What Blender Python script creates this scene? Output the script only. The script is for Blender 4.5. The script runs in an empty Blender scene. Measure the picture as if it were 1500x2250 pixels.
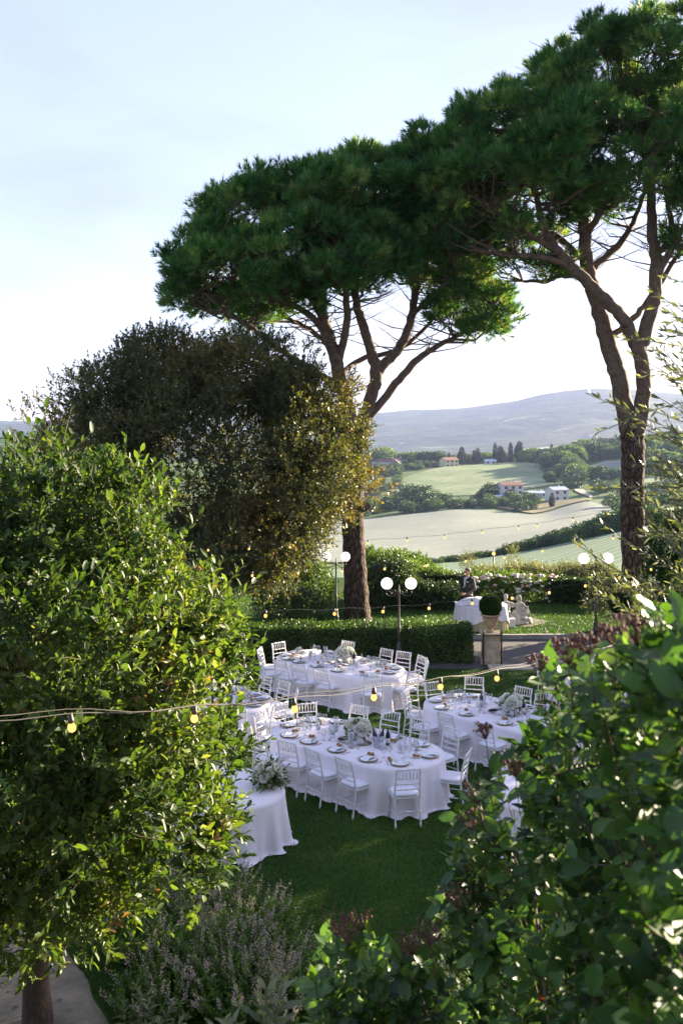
import bpy, bmesh, math, random
import numpy as np
from mathutils import Vector, Matrix, Euler
from mathutils.bvhtree import BVHTree

# ---------------------------------------------------------------- camera, sky, sun, exposure
SC = bpy.context.scene
COL = SC.collection
R = math.radians
F, H, HY, CX = 2187.0, 6.1, 950.0, 750.0      # focal length and horizon of the 1500 x 2250 photograph, eye height

cam_d = bpy.data.cameras.new('camera')
cam = bpy.data.objects.new('camera', cam_d); COL.objects.link(cam)
cam.location = (0, 0, H); cam.rotation_euler = (R(90), 0, 0)
cam_d.sensor_fit = 'VERTICAL'; cam_d.sensor_height = 36; cam_d.lens = 36 * F / 2250
cam_d.shift_y = -(1125 - HY) / 2250
cam_d.clip_start = 0.1; cam_d.clip_end = 60000
cam_d.dof.use_dof = True; cam_d.dof.focus_distance = 18; cam_d.dof.aperture_fstop = 5.6
SC.camera = cam

SUN_EL, SUN_AZ = 14.0, 52.0                   # low sun, to the right of the view and beyond
world = bpy.data.worlds.new('World'); SC.world = world; world.use_nodes = True
wn, wl = world.node_tree.nodes, world.node_tree.links
bg = wn['Background']; bg.inputs['Strength'].default_value = 0.15
sky = wn.new('ShaderNodeTexSky'); sky.sky_type = 'NISHITA'; sky.sun_disc = False
sky.sun_elevation = R(SUN_EL); sky.sun_rotation = R(SUN_AZ)
sky.air_density = 1.0; sky.dust_density = 0.8; sky.ozone_density = 2.2
tc = wn.new('ShaderNodeTexCoord'); mp = wn.new('ShaderNodeMapping')
mp.inputs['Scale'].default_value = (1.6, 1.6, 6.0); mp.inputs['Rotation'].default_value = (0.1, 0.25, 0.4)
nz = wn.new('ShaderNodeTexNoise'); nz.inputs['Scale'].default_value = 1.6; nz.inputs['Detail'].default_value = 8
nz.inputs['Distortion'].default_value = 0.6
rp = wn.new('ShaderNodeValToRGB'); rp.color_ramp.elements[0].position = 0.42; rp.color_ramp.elements[1].position = 0.78
rp.color_ramp.elements[0].color = (0.80, 0.80, 0.80, 1); rp.color_ramp.elements[1].color = (0.95, 0.95, 0.95, 1)
mxc = wn.new('ShaderNodeMixRGB'); mxc.blend_type = 'MIX'; mxc.inputs['Color2'].default_value = (.62, .69, .98, 1)
wl.new(tc.outputs['Generated'], mp.inputs['Vector']); wl.new(mp.outputs['Vector'], nz.inputs['Vector'])
wl.new(nz.outputs['Fac'], rp.inputs['Fac']); wl.new(rp.outputs['Color'], mxc.inputs['Fac'])
tn = wn.new('ShaderNodeMixRGB'); tn.blend_type = 'MULTIPLY'; tn.inputs['Fac'].default_value = 1; tn.inputs['Color2'].default_value = (1.08, .90, .94, 1)
wl.new(sky.outputs['Color'], tn.inputs['Color1']); wl.new(tn.outputs['Color'], mxc.inputs['Color1']); wl.new(mxc.outputs['Color'], bg.inputs['Color'])

sun_d = bpy.data.lights.new('sun', 'SUN'); sun_d.energy = 5.0; sun_d.angle = R(0.6); sun_d.color = (1.0, 0.84, 0.60)
sun = bpy.data.objects.new('sun', sun_d); COL.objects.link(sun)
sdir = Vector((math.sin(R(SUN_AZ)) * math.cos(R(SUN_EL)), math.cos(R(SUN_AZ)) * math.cos(R(SUN_EL)), math.sin(R(SUN_EL))))
sun.rotation_euler = sdir.to_track_quat('Z', 'Y').to_euler()

SC.view_settings.view_transform = 'Standard'; SC.view_settings.look = 'None'
SC.view_settings.exposure = 2.62; SC.view_settings.gamma = 1.0
SC.render.engine = 'CYCLES'
SC.cycles.max_bounces = 6; SC.cycles.transparent_max_bounces = 12; SC.cycles.volume_bounces = 0
SC.cycles.diffuse_bounces = 3; SC.cycles.glossy_bounces = 2; SC.cycles.transmission_bounces = 4

# ---------------------------------------------------------------- helpers
rnd = random.Random(7)
RNG = np.random.default_rng(11)

def P(px, py, Z):
    return Vector(((px - CX) * Z / F, Z, H - (py - HY) * Z / F))
def G(px, py, z=0.0):
    """ground point (height z) seen at pixel"""
    Z = (H - z) * F / (py - HY)
    return Vector(((px - CX) * Z / F, Z, z))

def tag(o, label=None, cat=None, group=None, kind=None):
    if label: o['label'] = label
    if cat: o['category'] = cat
    if group: o['group'] = group
    if kind: o['kind'] = kind
    return o
def link(o, parent=None):
    COL.objects.link(o)
    if parent is not None: o.parent = parent
    return o
def empty(name, loc=(0, 0, 0), rz=0.0):
    o = bpy.data.objects.new(name, None); o.empty_display_size = 0.2
    o.location = loc; o.rotation_euler = (0, 0, rz)
    return link(o)
def put(name, me, parent=None, mat=None):
    """a fresh object on existing mesh data"""
    o = bpy.data.objects.new(name, me)
    return link(o, parent)
def copy_tree(o, parent=None):
    c = o.copy(); COL.objects.link(c); c.parent = parent
    for ch in list(o.children): copy_tree(ch, c)
    return c

class MB:
    def __init__(s): s.v, s.f, s.sm = [], [], []
    def add(s, vs, fs, smooth=False):
        n = len(s.v); s.v.extend([tuple(v) for v in vs]); s.f.extend([tuple(i + n for i in f) for f in fs])
        s.sm.extend([smooth] * len(fs)); return s
    def box(s, c, d, rz=0.0):
        cx, cy, cz = c; a, b, e = d[0] / 2, d[1] / 2, d[2] / 2
        cs, sn = math.cos(rz), math.sin(rz); vs = []
        for z in (-e, e):
            for x, y in ((-a, -b), (a, -b), (a, b), (-a, b)):
                vs.append((cx + x * cs - y * sn, cy + x * sn + y * cs, cz + z))
        return s.add(vs, [(3, 2, 1, 0), (4, 5, 6, 7), (0, 1, 5, 4), (1, 2, 6, 5), (2, 3, 7, 6), (3, 0, 4, 7)])
    def tube(s, pts, rad, n=8, cap=True, smooth=True):
        pts = [Vector(p) for p in pts]
        if not hasattr(rad, '__len__'): rad = [rad] * len(pts)
        vs = []; up = None
        for i, p in enumerate(pts):
            t = (pts[min(i + 1, len(pts) - 1)] - pts[max(i - 1, 0)]).normalized()
            if up is None:
                up = t.orthogonal().normalized()
            else:
                up = (up - t * up.dot(t)); up = up.normalized() if up.length > 1e-6 else t.orthogonal().normalized()
            b = t.cross(up)
            for k in range(n):
                a = 2 * math.pi * k / n
                vs.append(p + (up * math.cos(a) + b * math.sin(a)) * rad[i])
        fs = []
        for i in range(len(pts) - 1):
            for k in range(n):
                k2 = (k + 1) % n
                fs.append((i * n + k, i * n + k2, (i + 1) * n + k2, (i + 1) * n + k))
        s.add(vs, fs, smooth)
        if cap:
            m = len(s.v) - len(vs)
            s.f.append(tuple(m + k for k in reversed(range(n)))); s.sm.append(False)
            s.f.append(tuple(m + (len(pts) - 1) * n + k for k in range(n))); s.sm.append(False)
        return s
    def lathe(s, prof, n=16, c=(0, 0, 0), smooth=True, sq=False):
        vs = []; fs = []
        for r, z in prof:
            for k in range(n):
                a = 2 * math.pi * (k + (0.5 if sq else 0)) / n
                vs.append((c[0] + r * math.cos(a), c[1] + r * math.sin(a), c[2] + z))
        for i in range(len(prof) - 1):
            for k in range(n):
                k2 = (k + 1) % n
                fs.append((i * n + k, i * n + k2, (i + 1) * n + k2, (i + 1) * n + k))
        s.add(vs, fs, smooth)
        m = len(s.v) - len(vs)
        if prof[0][0] > 1e-4: s.f.append(tuple(m + k for k in reversed(range(n)))); s.sm.append(False)
        if prof[-1][0] > 1e-4: s.f.append(tuple(m + (len(prof) - 1) * n + k for k in range(n))); s.sm.append(False)
        return s
    def ball(s, c, r, nu=12, nv=8):
        if not hasattr(r, '__len__'): r = (r, r, r)
        vs = [(c[0], c[1], c[2] - r[2])]; fs = []
        for j in range(1, nv):
            t = math.pi * j / nv
            for k in range(nu):
                a = 2 * math.pi * k / nu
                vs.append((c[0] + r[0] * math.sin(t) * math.cos(a), c[1] + r[1] * math.sin(t) * math.sin(a), c[2] - r[2] * math.cos(t)))
        vs.append((c[0], c[1], c[2] + r[2])); L = len(vs) - 1
        for k in range(nu):
            k2 = (k + 1) % nu
            fs.append((0, 1 + k2, 1 + k)); fs.append((L, 1 + (nv - 2) * nu + k, 1 + (nv - 2) * nu + k2))
            for j in range(nv - 2):
                fs.append((1 + j * nu + k, 1 + j * nu + k2, 1 + (j + 1) * nu + k2, 1 + (j + 1) * nu + k))
        return s.add(vs, fs, True)
    def mesh(s, name, mat=None):
        me = bpy.data.meshes.new(name); me.from_pydata(s.v, [], s.f); me.update()
        me.polygons.foreach_set('use_smooth', s.sm)
        if mat: me.materials.append(mat)
        return me
    def build(s, name, mat=None, parent=None):
        return put(name, s.mesh(name, mat), parent)

def np_mesh(name, verts, faces, mat, tint=None, smooth=False):
    """verts (N,3), faces (M,k) arrays"""
    me = bpy.data.meshes.new(name)
    verts = np.ascontiguousarray(verts, dtype=np.float32); faces = np.ascontiguousarray(faces, dtype=np.int32)
    m, k = faces.shape
    me.vertices.add(len(verts)); me.vertices.foreach_set('co', verts.ravel())
    me.loops.add(m * k); me.loops.foreach_set('vertex_index', faces.ravel())
    me.polygons.add(m); me.polygons.foreach_set('loop_start', np.arange(0, m * k, k, dtype=np.int32))
    try: me.polygons.foreach_set('loop_total', np.full(m, k, dtype=np.int32))
    except Exception: pass
    me.update(calc_edges=True)
    if smooth: me.polygons.foreach_set('use_smooth', np.ones(m, dtype=bool))
    if tint is not None:
        at = me.attributes.new('tint', 'FLOAT', 'FACE'); at.data.foreach_set('value', np.ascontiguousarray(tint, dtype=np.float32))
    me.materials.append(mat)
    return me

# ---- vectorised noise
def fbm(p, scale, octaves=4, seed=0):
    """cheap smooth pseudo noise in -1..1 from rotated sines"""
    g = np.random.default_rng(seed); out = 0; amp = 1.0; tot = 0
    p = np.asarray(p, dtype=float)
    for o in range(octaves):
        for k in range(3):
            d = g.normal(size=p.shape[-1]); d /= np.linalg.norm(d)
            d2 = g.normal(size=p.shape[-1]); d2 /= np.linalg.norm(d2)
            out = out + amp * np.sin(p @ d * scale + g.uniform(0, 6.28) + 1.3 * np.sin(p @ d2 * scale * 0.7 + g.uniform(0, 6.28)))
            tot += amp
        scale *= 2.03; amp *= 0.5
    return out / tot * 1.6

def norm(a):
    return a / np.maximum(np.linalg.norm(a, axis=-1, keepdims=True), 1e-9)

# ---- leaves
T_KITE = (np.array([[0, 0, 0], [.45, .5, .07], [1, 0, 0], [.45, -.5, .07]]), np.array([[0, 3, 2], [0, 2, 1]]))
T_LEAF = (np.array([[0, 0, 0], [.3, .40, .05], [.7, .38, .03], [1, 0, -.10], [.7, -.38, .03], [.3, -.40, .05], [.5, 0, -.03]]),
          np.array([[0, 5, 6], [5, 4, 6], [4, 3, 6], [3, 2, 6], [2, 1, 6], [1, 0, 6]]))
def _biground():
    us = [0, .12, .3, .5, .7, .87, 1.0]; ws = [.03, .24, .44, .5, .42, .22, .0]
    v = []; f = []
    for u, w in zip(us, ws):
        droop = -.22 * u * u
        v += [[u, w, .05 + droop + .03 * math.sin(u * 14)], [u, 0, droop - .02], [u, -w, .05 + droop - .03 * math.sin(u * 14)]]
    for i in range(len(us) - 1):
        a, b = i * 3, i * 3 + 3
        for c in (0, 1):
            f += [[a + c, b + c, b + c + 1], [a + c, b + c + 1, a + c + 1]]
    return np.array(v, dtype=float), np.array(f)
T_BIG = _biground()
T_OLIVE = (np.array([[0, 0, 0], [.35, .5, .02], [.7, .42, .0], [1, 0, -.03], [.7, -.42, .0], [.35, -.5, .02]]),
           np.array([[0, 5, 1], [5, 4, 1], [4, 2, 1], [4, 3, 2]]))

def frames(d, nr):
    d = norm(d); s = norm(np.cross(nr, d)); n = np.cross(d, s)
    return d, s, n
def leaf_geo(tpl, pos, d, nr, L, W):
    tv, tf = tpl; d, s, n = frames(d, nr)
    L = np.broadcast_to(np.asarray(L, float), (len(pos),)); W = np.broadcast_to(np.asarray(W, float), (len(pos),))
    v = (pos[:, None, :] + tv[None, :, 0, None] * (L[:, None, None] * d[:, None, :]) + tv[None, :, 1, None] * (W[:, None, None] * s[:, None, :])
         + tv[None, :, 2, None] * (L[:, None, None] * n[:, None, :]))
    f = tf[None] + (np.arange(len(pos)) * len(tv))[:, None, None]
    return v.reshape(-1, 3), f.reshape(-1, tf.shape[1])
def leaf_mesh(name, tpl, pos, d, nr, L, W, mat, tint, smooth=False):
    v, f = leaf_geo(tpl, pos, d, nr, L, W)
    return np_mesh(name, v, f, mat, np.repeat(tint, len(tpl[1])), smooth)

def sprays(o, dr, slen, nl, rng, ang=0.9, opp=False, t0=0.15, up=0.5, curve=0.25):
    """leafy shoots: origins o, directions dr -> leaf positions, directions, normals and stem end points"""
    n = len(o); dr = norm(dr)
    slen = np.broadcast_to(np.asarray(slen, float), (n,)) * rng.uniform(.7, 1.25, n)
    a = norm(np.cross(dr, rng.normal(size=(n, 3)))); b = np.cross(dr, a)
    t = (np.arange(nl) + 0.5) / nl; t = t0 + (1 - t0) * t
    if opp: ph = (np.arange(nl) // 2) * (math.pi / 2) + (np.arange(nl) % 2) * math.pi; t = t0 + (1 - t0) * ((np.arange(nl) // 2) + .5) / max(1, nl / 2)
    else: ph = np.arange(nl) * 2.4
    ph = ph[None] + rng.uniform(-.5, .5, (n, nl))
    bend = a * curve
    pos = o[:, None] + slen[:, None, None] * (dr[:, None] * t[None, :, None] + bend[:, None] * (t ** 2)[None, :, None])
    rad = a[:, None] * np.cos(ph)[..., None] + b[:, None] * np.sin(ph)[..., None]
    an = ang * (1.15 - .55 * t)[None, :, None] * rng.uniform(.7, 1.3, (n, nl, 1))
    ld = dr[:, None] * np.cos(an) + rad * np.sin(an) + rng.normal(size=(n, nl, 3)) * .15
    nr = dr[:, None] * np.sin(an) - rad * np.cos(an)
    nr = nr * np.where(nr[..., 2:3] < 0, -1, 1) + np.array([0, 0, up]) + rng.normal(size=(n, nl, 3)) * .35
    end = o + slen[:, None] * (dr + bend); mid = o + slen[:, None] * (dr * .5 + bend * .25)
    return pos.reshape(-1, 3), norm(ld.reshape(-1, 3)), norm(nr.reshape(-1, 3)), mid, end

def stems_np(a, b, r0, r1):
    """three sided twigs from a to b (N,3)"""
    d = norm(b - a); s = norm(np.cross(d, np.array([.31, .22, .92]))); t = np.cross(d, s); v = []
    r0 = np.broadcast_to(np.asarray(r0, float), (len(a),))[:, None]; r1 = np.broadcast_to(np.asarray(r1, float), (len(a),))[:, None]
    for p, r in ((a, r0), (b, r1)):
        for k in range(3):
            an = 2.0944 * k; v.append(p + (s * math.cos(an) + t * math.sin(an)) * r)
    v = np.stack(v, 1)
    f = np.array([[0, 1, 4, 3], [1, 2, 5, 4], [2, 0, 3, 5]])[None] + (np.arange(len(a)) * 6)[:, None, None]
    return v.reshape(-1, 3), f.reshape(-1, 4)

def EL(px, py, Z, rx, ry, rd):
    c = P(px, py, Z)
    return (np.array(c), np.array([rx * Z / F, rd, ry * Z / F]))
def shell(els, n, rng, thick=0.25, lump=0.12, lscale=1.6, seed=3, gap=None, back=1.0, low=1.0):
    """points on the lumpy shell of a union of ellipsoids, with outward directions; gap: noise threshold above which nothing grows"""
    area = np.array([(e[1][0] * e[1][2] + e[1][0] * e[1][1] + e[1][1] * e[1][2]) for e in els]); pr = area / area.sum()
    out_p, out_d = [], []; got = 0
    while got < n:
        m = n * 2
        k = rng.choice(len(els), m, p=pr)
        c = np.array([e[0] for e in els])[k]; r = np.array([e[1] for e in els])[k]
        u = norm(rng.normal(size=(m, 3)))
        rr = 1 - np.abs(rng.normal(size=m)) * thick
        lm = 1 + lump * fbm(c + u * r, lscale, 3, seed)
        p = c + u * r * (rr * lm)[:, None]
        keep = rr > .25
        for e in els:
            q = np.linalg.norm((p - e[0]) / e[1], axis=1); keep &= (q > .74 - 1.4 * thick * rng.random(m))
        if gap is not None: keep &= fbm(p, lscale * 2.2, 3, seed + 5) < gap
        if back < 1: keep &= (u[:, 1] < .25) | (rng.random(m) < back)
        if low < 1: keep &= (u[:, 2] > -.3) | (rng.random(m) < low)
        p, u = p[keep], norm(u / r)[keep]
        out_p.append(p); out_d.append(u); got += len(p)
    return np.concatenate(out_p)[:n], np.concatenate(out_d)[:n]

def clumped(els, n, rng, K, rc, flat=.75, **kw):
    """points gathered in K leafy clumps that sit on the shell, thickest on their outer upper side"""
    cp, cd = shell(els, K, rng, **kw)
    k = rng.integers(0, K, n); r = (rc * rng.uniform(.55, 1.35, K))[k]
    u = norm(rng.normal(size=(n, 3)) + cd[k] * .7 + np.array([0, 0, .25]))
    p = cp[k] + u * np.stack([r, r, r * flat], 1) * (rng.uniform(.25, 1, n) ** .6)[:, None]
    return p, norm(u + cd[k] * .5)

# ---- materials
def _nt(name):
    m = bpy.data.materials.new(name); m.use_nodes = True
    return m, m.node_tree.nodes, m.node_tree.links, m.node_tree.nodes['Principled BSDF']
def plain(name, col, rough=.5, metal=0.0, spec=.5, noise=0.0, nscale=8.0, bump=0.0, bscale=60.0, emit=None, estr=0.0, col2=None, coords='Object', stretch=(1, 1, 1), sub=0):
    m, N, L, b = _nt(name)
    b.inputs['Base Color'].default_value = (*col, 1); b.inputs['Roughness'].default_value = rough; b.inputs['Metallic'].default_value = metal
    b.inputs['Specular IOR Level'].default_value = spec
    if noise or bump or col2:
        t = N.new('ShaderNodeTexCoord'); mpn = N.new('ShaderNodeMapping'); mpn.inputs['Scale'].default_value = stretch
        L.new(t.outputs[coords], mpn.inputs['Vector'])
    if noise or col2:
        n = N.new('ShaderNodeTexNoise'); n.inputs['Scale'].default_value = nscale; n.inputs['Detail'].default_value = 6; n.inputs['Roughness'].default_value = .65
        L.new(mpn.outputs['Vector'], n.inputs['Vector'])
        r = N.new('ShaderNodeValToRGB'); r.color_ramp.elements[0].position = .3; r.color_ramp.elements[1].position = .7
        c2 = col2 if col2 else tuple(c * (1 - noise) for c in col)
        r.color_ramp.elements[0].color = (*c2, 1); r.color_ramp.elements[1].color = (*[min(1, c * (1 + noise * .4)) for c in col], 1)
        L.new(n.outputs['Fac'], r.inputs['Fac']); L.new(r.outputs['Color'], b.inputs['Base Color'])
    if bump:
        n2 = N.new('ShaderNodeTexNoise'); n2.inputs['Scale'].default_value = bscale; n2.inputs['Detail'].default_value = 5
        L.new(mpn.outputs['Vector'], n2.inputs['Vector'])
        bp = N.new('ShaderNodeBump'); bp.inputs['Strength'].default_value = bump; bp.inputs['Distance'].default_value = .02
        L.new(n2.outputs['Fac'], bp.inputs['Height']); L.new(bp.outputs['Normal'], b.inputs['Normal'])
    if emit: b.inputs['Emission Color'].default_value = (*emit, 1); b.inputs['Emission Strength'].default_value = estr
    return m
def leafmat(name, ramp, rough=.45, trans=.35, spec=.4, tcol=1.35, objrand=False, warm=1.0):
    """ramp: list of (position, colour) over the random tint of each leaf"""
    m, N, L, b = _nt(name)
    if objrand: a = N.new('ShaderNodeObjectInfo'); src = a.outputs['Random']
    else: a = N.new('ShaderNodeAttribute'); a.attribute_name = 'tint'; src = a.outputs['Fac']
    r = N.new('ShaderNodeValToRGB'); e = r.color_ramp.elements
    while len(e) < len(ramp): e.new(.5)
    for k, (p, c) in enumerate(ramp): e[k].position = p; e[k].color = (*c, 1)
    L.new(src, r.inputs['Fac']); L.new(r.outputs['Color'], b.inputs['Base Color'])
    b.inputs['Roughness'].default_value = rough; b.inputs['Specular IOR Level'].default_value = spec
    t = N.new('ShaderNodeBsdfTranslucent'); hs = N.new('ShaderNodeMixRGB'); hs.blend_type = 'MULTIPLY'; hs.inputs['Fac'].default_value = 1
    hs.inputs['Color2'].default_value = (tcol * 1.3 * warm, tcol * 1.25, tcol * .45, 1)
    L.new(r.outputs['Color'], hs.inputs['Color1']); L.new(hs.outputs['Color'], t.inputs['Color'])
    mx = N.new('ShaderNodeMixShader'); mx.inputs['Fac'].default_value = trans
    L.new(b.outputs['BSDF'], mx.inputs[1]); L.new(t.outputs['BSDF'], mx.inputs[2]); L.new(mx.outputs['Shader'], N['Material Output'].inputs['Surface'])
    return m
def barkmat(name, dark, mid, light, sx=9.0, sz=1.6, bump=.9):
    m, N, L, b = _nt(name); b.inputs['Roughness'].default_value = .9; b.inputs['Specular IOR Level'].default_value = .2
    t = N.new('ShaderNodeTexCoord'); mpn = N.new('ShaderNodeMapping'); mpn.inputs['Scale'].default_value = (sx, sx, sz)
    L.new(t.outputs['Object'], mpn.inputs['Vector'])
    nn = N.new('ShaderNodeTexNoise'); nn.inputs['Scale'].default_value = 1.2; nn.inputs['Detail'].default_value = 3
    L.new(mpn.outputs['Vector'], nn.inputs['Vector'])
    ad = N.new('ShaderNodeMixRGB'); ad.blend_type = 'ADD'; ad.inputs['Fac'].default_value = .55
    L.new(mpn.outputs['Vector'], ad.inputs['Color1']); L.new(nn.outputs['Color'], ad.inputs['Color2'])
    v = N.new('ShaderNodeTexVoronoi'); v.feature = 'DISTANCE_TO_EDGE'; v.inputs['Scale'].default_value = 1.0
    L.new(ad.outputs['Color'], v.inputs['Vector'])
    n = N.new('ShaderNodeTexNoise'); n.inputs['Scale'].default_value = 3.0; n.inputs['Detail'].default_value = 7
    L.new(mpn.outputs['Vector'], n.inputs['Vector'])
    r = N.new('ShaderNodeValToRGB'); e = r.color_ramp.elements; e[0].position = .02; e[0].color = (*dark, 1); e[1].position = .45; e[1].color = (*light, 1)
    x = e.new(.16); x.color = (*mid, 1)
    L.new(v.outputs['Distance'], r.inputs['Fac'])
    mx = N.new('ShaderNodeMixRGB'); mx.blend_type = 'MULTIPLY'; mx.inputs['Fac'].default_value = .7
    L.new(r.outputs['Color'], mx.inputs['Color1']); L.new(n.outputs['Color'], mx.inputs['Color2'])
    g = N.new('ShaderNodeMixRGB'); g.blend_type = 'MULTIPLY'; g.inputs['Fac'].default_value = 1; g.inputs['Color2'].default_value = (1.7, 1.7, 1.7, 1)
    L.new(mx.outputs['Color'], g.inputs['Color1']); L.new(g.outputs['Color'], b.inputs['Base Color'])
    mn = N.new('ShaderNodeMath'); mn.operation = 'MINIMUM'; mn.inputs[1].default_value = .3; L.new(v.outputs['Distance'], mn.inputs[0])
    bp = N.new('ShaderNodeBump'); bp.inputs['Strength'].default_value = bump; bp.inputs['Distance'].default_value = .12
    L.new(mn.outputs[0], bp.inputs['Height'])
    bp2 = N.new('ShaderNodeBump'); bp2.inputs['Strength'].default_value = .5; bp2.inputs['Distance'].default_value = .03
    L.new(n.outputs['Fac'], bp2.inputs['Height']); L.new(bp.outputs['Normal'], bp2.inputs['Normal']); L.new(bp2.outputs['Normal'], b.inputs['Normal'])
    return m
def glassmat(name, tint=(1, 1, 1), base=.06, rough=.02):
    m, N, L, b = _nt(name); N.remove(b)
    tr = N.new('ShaderNodeBsdfTransparent'); tr.inputs['Color'].default_value = (*tint, 1)
    gl = N.new('ShaderNodeBsdfGlossy'); gl.inputs['Roughness'].default_value = rough
    fr = N.new('ShaderNodeLayerWeight'); fr.inputs['Blend'].default_value = .35
    ma = N.new('ShaderNodeMath'); ma.operation = 'MULTIPLY_ADD'; ma.inputs[1].default_value = .7; ma.inputs[2].default_value = base
    mx = N.new('ShaderNodeMixShader'); L.new(fr.outputs['Facing'], ma.inputs[0]); L.new(ma.outputs[0], mx.inputs['Fac'])
    L.new(tr.outputs[0], mx.inputs[1]); L.new(gl.outputs[0], mx.inputs[2]); L.new(mx.outputs[0], N['Material Output'].inputs['Surface'])
    return m
def emis(name, col, st):
    m, N, L, b = _nt(name); N.remove(b); e = N.new('ShaderNodeEmission'); e.inputs['Color'].default_value = (*col, 1); e.inputs['Strength'].default_value = st
    L.new(e.outputs[0], N['Material Output'].inputs['Surface']); return m
# ================================================================ the land
KPX = np.array([0, 400, 800, 1000, 1120, 1200, 1290, 1370, 1500], float)
ROWS = [
 (45,   [1275] * 9),
 (100,  [1300, 1300, 1295, 1285, 1275, 1268, 1258, 1245, 1230]),
 (200,  [1255, 1255, 1250, 1239, 1220, 1205, 1186, 1168, 1140]),
 (240,  [1240, 1240, 1236, 1227, 1209, 1195, 1177, 1160, 1133]),
 (400,  [1185, 1185, 1180, 1172, 1163, 1155, 1145, 1135, 1118]),
 (540,  [1145, 1145, 1139, 1122, 1128, 1130, 1105, 1113, 1095]),
 (600,  [1120, 1120, 1115, 1108, 1097, 1096, 1092, 1085, 1075]),
 (660,  [1100, 1100, 1095, 1088, 1077, 1073, 1068, 1062, 1052]),
 (850,  [1010, 1030, 1032, 1026, 1023, 1022, 1014, 1004, 990]),
 (950,  [998, 1015, 1022, 1018, 1014, 1012, 1003, 993, 980]),
 (1300, [990, 1015, 1040, 1040, 1040, 1038, 1030, 1020, 1005]),
 (1900, [972, 990, 1030, 1032, 1022, 1018, 1010, 1005, 995]),
 (2600, [965, 980, 1010, 1008, 990, 984, 982, 982, 978]),
 (3600, [950, 955, 975, 968, 958, 950, 945, 942, 945]),
 (4600, [933, 935, 938, 925, 908, 893, 880, 878, 885]),
 (5600, [921, 921, 913, 899, 882, 864, 849, 848, 857]),
 (6500, [925, 925, 922, 915, 900, 890, 880, 880, 885]),
 (9000, [945, 945, 945, 945, 945, 945, 945, 945, 945]),
]
RZ = np.log(np.array([r[0] for r in ROWS], float)); RY = np.array([r[1] for r in ROWS], float)
NPX, NZ = 200, 230
gpx = np.concatenate([np.linspace(-2600, -100, 30)[:-1], np.linspace(-100, 1600, 142), np.linspace(1600, 4100, 30)[1:]])
gz = np.exp(np.linspace(math.log(45), math.log(9000), NZ))
def _row(z):
    t = np.log(z); i = int(np.clip(np.searchsorted(RZ, t) - 1, 0, len(RZ) - 2)); w = (t - RZ[i]) / (RZ[i + 1] - RZ[i])
    y = RY[i] * (1 - w) + RY[i + 1] * w
    return np.interp(gpx, KPX, y)
GY = np.array([_row(z) for z in gz])
for _ in range(3):      # round the creases of the table
    GY = np.concatenate([GY[:1], (GY[:-2] + 2 * GY[1:-1] + GY[2:]) / 4, GY[-1:]])
    GY = np.concatenate([GY[:, :1], (GY[:, :-2] + 2 * GY[:, 1:-1] + GY[:, 2:]) / 4, GY[:, -1:]], axis=1)
GX = (gpx[None] - CX) * gz[:, None] / F
GZ = H - (GY - HY) * gz[:, None] / F
pts2 = np.stack([GX, np.broadcast_to(gz[:, None], GX.shape)], -1)
amp = np.clip((gz - 1200) / 2500, 0, 1)[:, None]
rid = fbm(pts2, 0.0028, 5, 21)
GZ = GZ + amp * (rid - .35 * np.abs(fbm(pts2, .006, 3, 8))) * 21 + np.clip((gz[:, None] - 60) / 400, 0, 1) * fbm(pts2, .02, 3, 5) * .5
def terr(px, Z):
    i = float(np.interp(math.log(Z), np.log(gz), np.arange(NZ))); j = float(np.interp(px, gpx, np.arange(len(gpx))))
    a, b = int(min(i, NZ - 2)), int(min(j, len(gpx) - 2)); u, v = i - a, j - b
    return float((GZ[a, b] * (1 - u) + GZ[a + 1, b] * u) * (1 - v) + (GZ[a, b + 1] * (1 - u) + GZ[a + 1, b + 1] * u) * v)
def TP(px, Z, up=0.0):
    return Vector(((px - CX) * Z / F, Z, terr(px, Z) + up))

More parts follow.
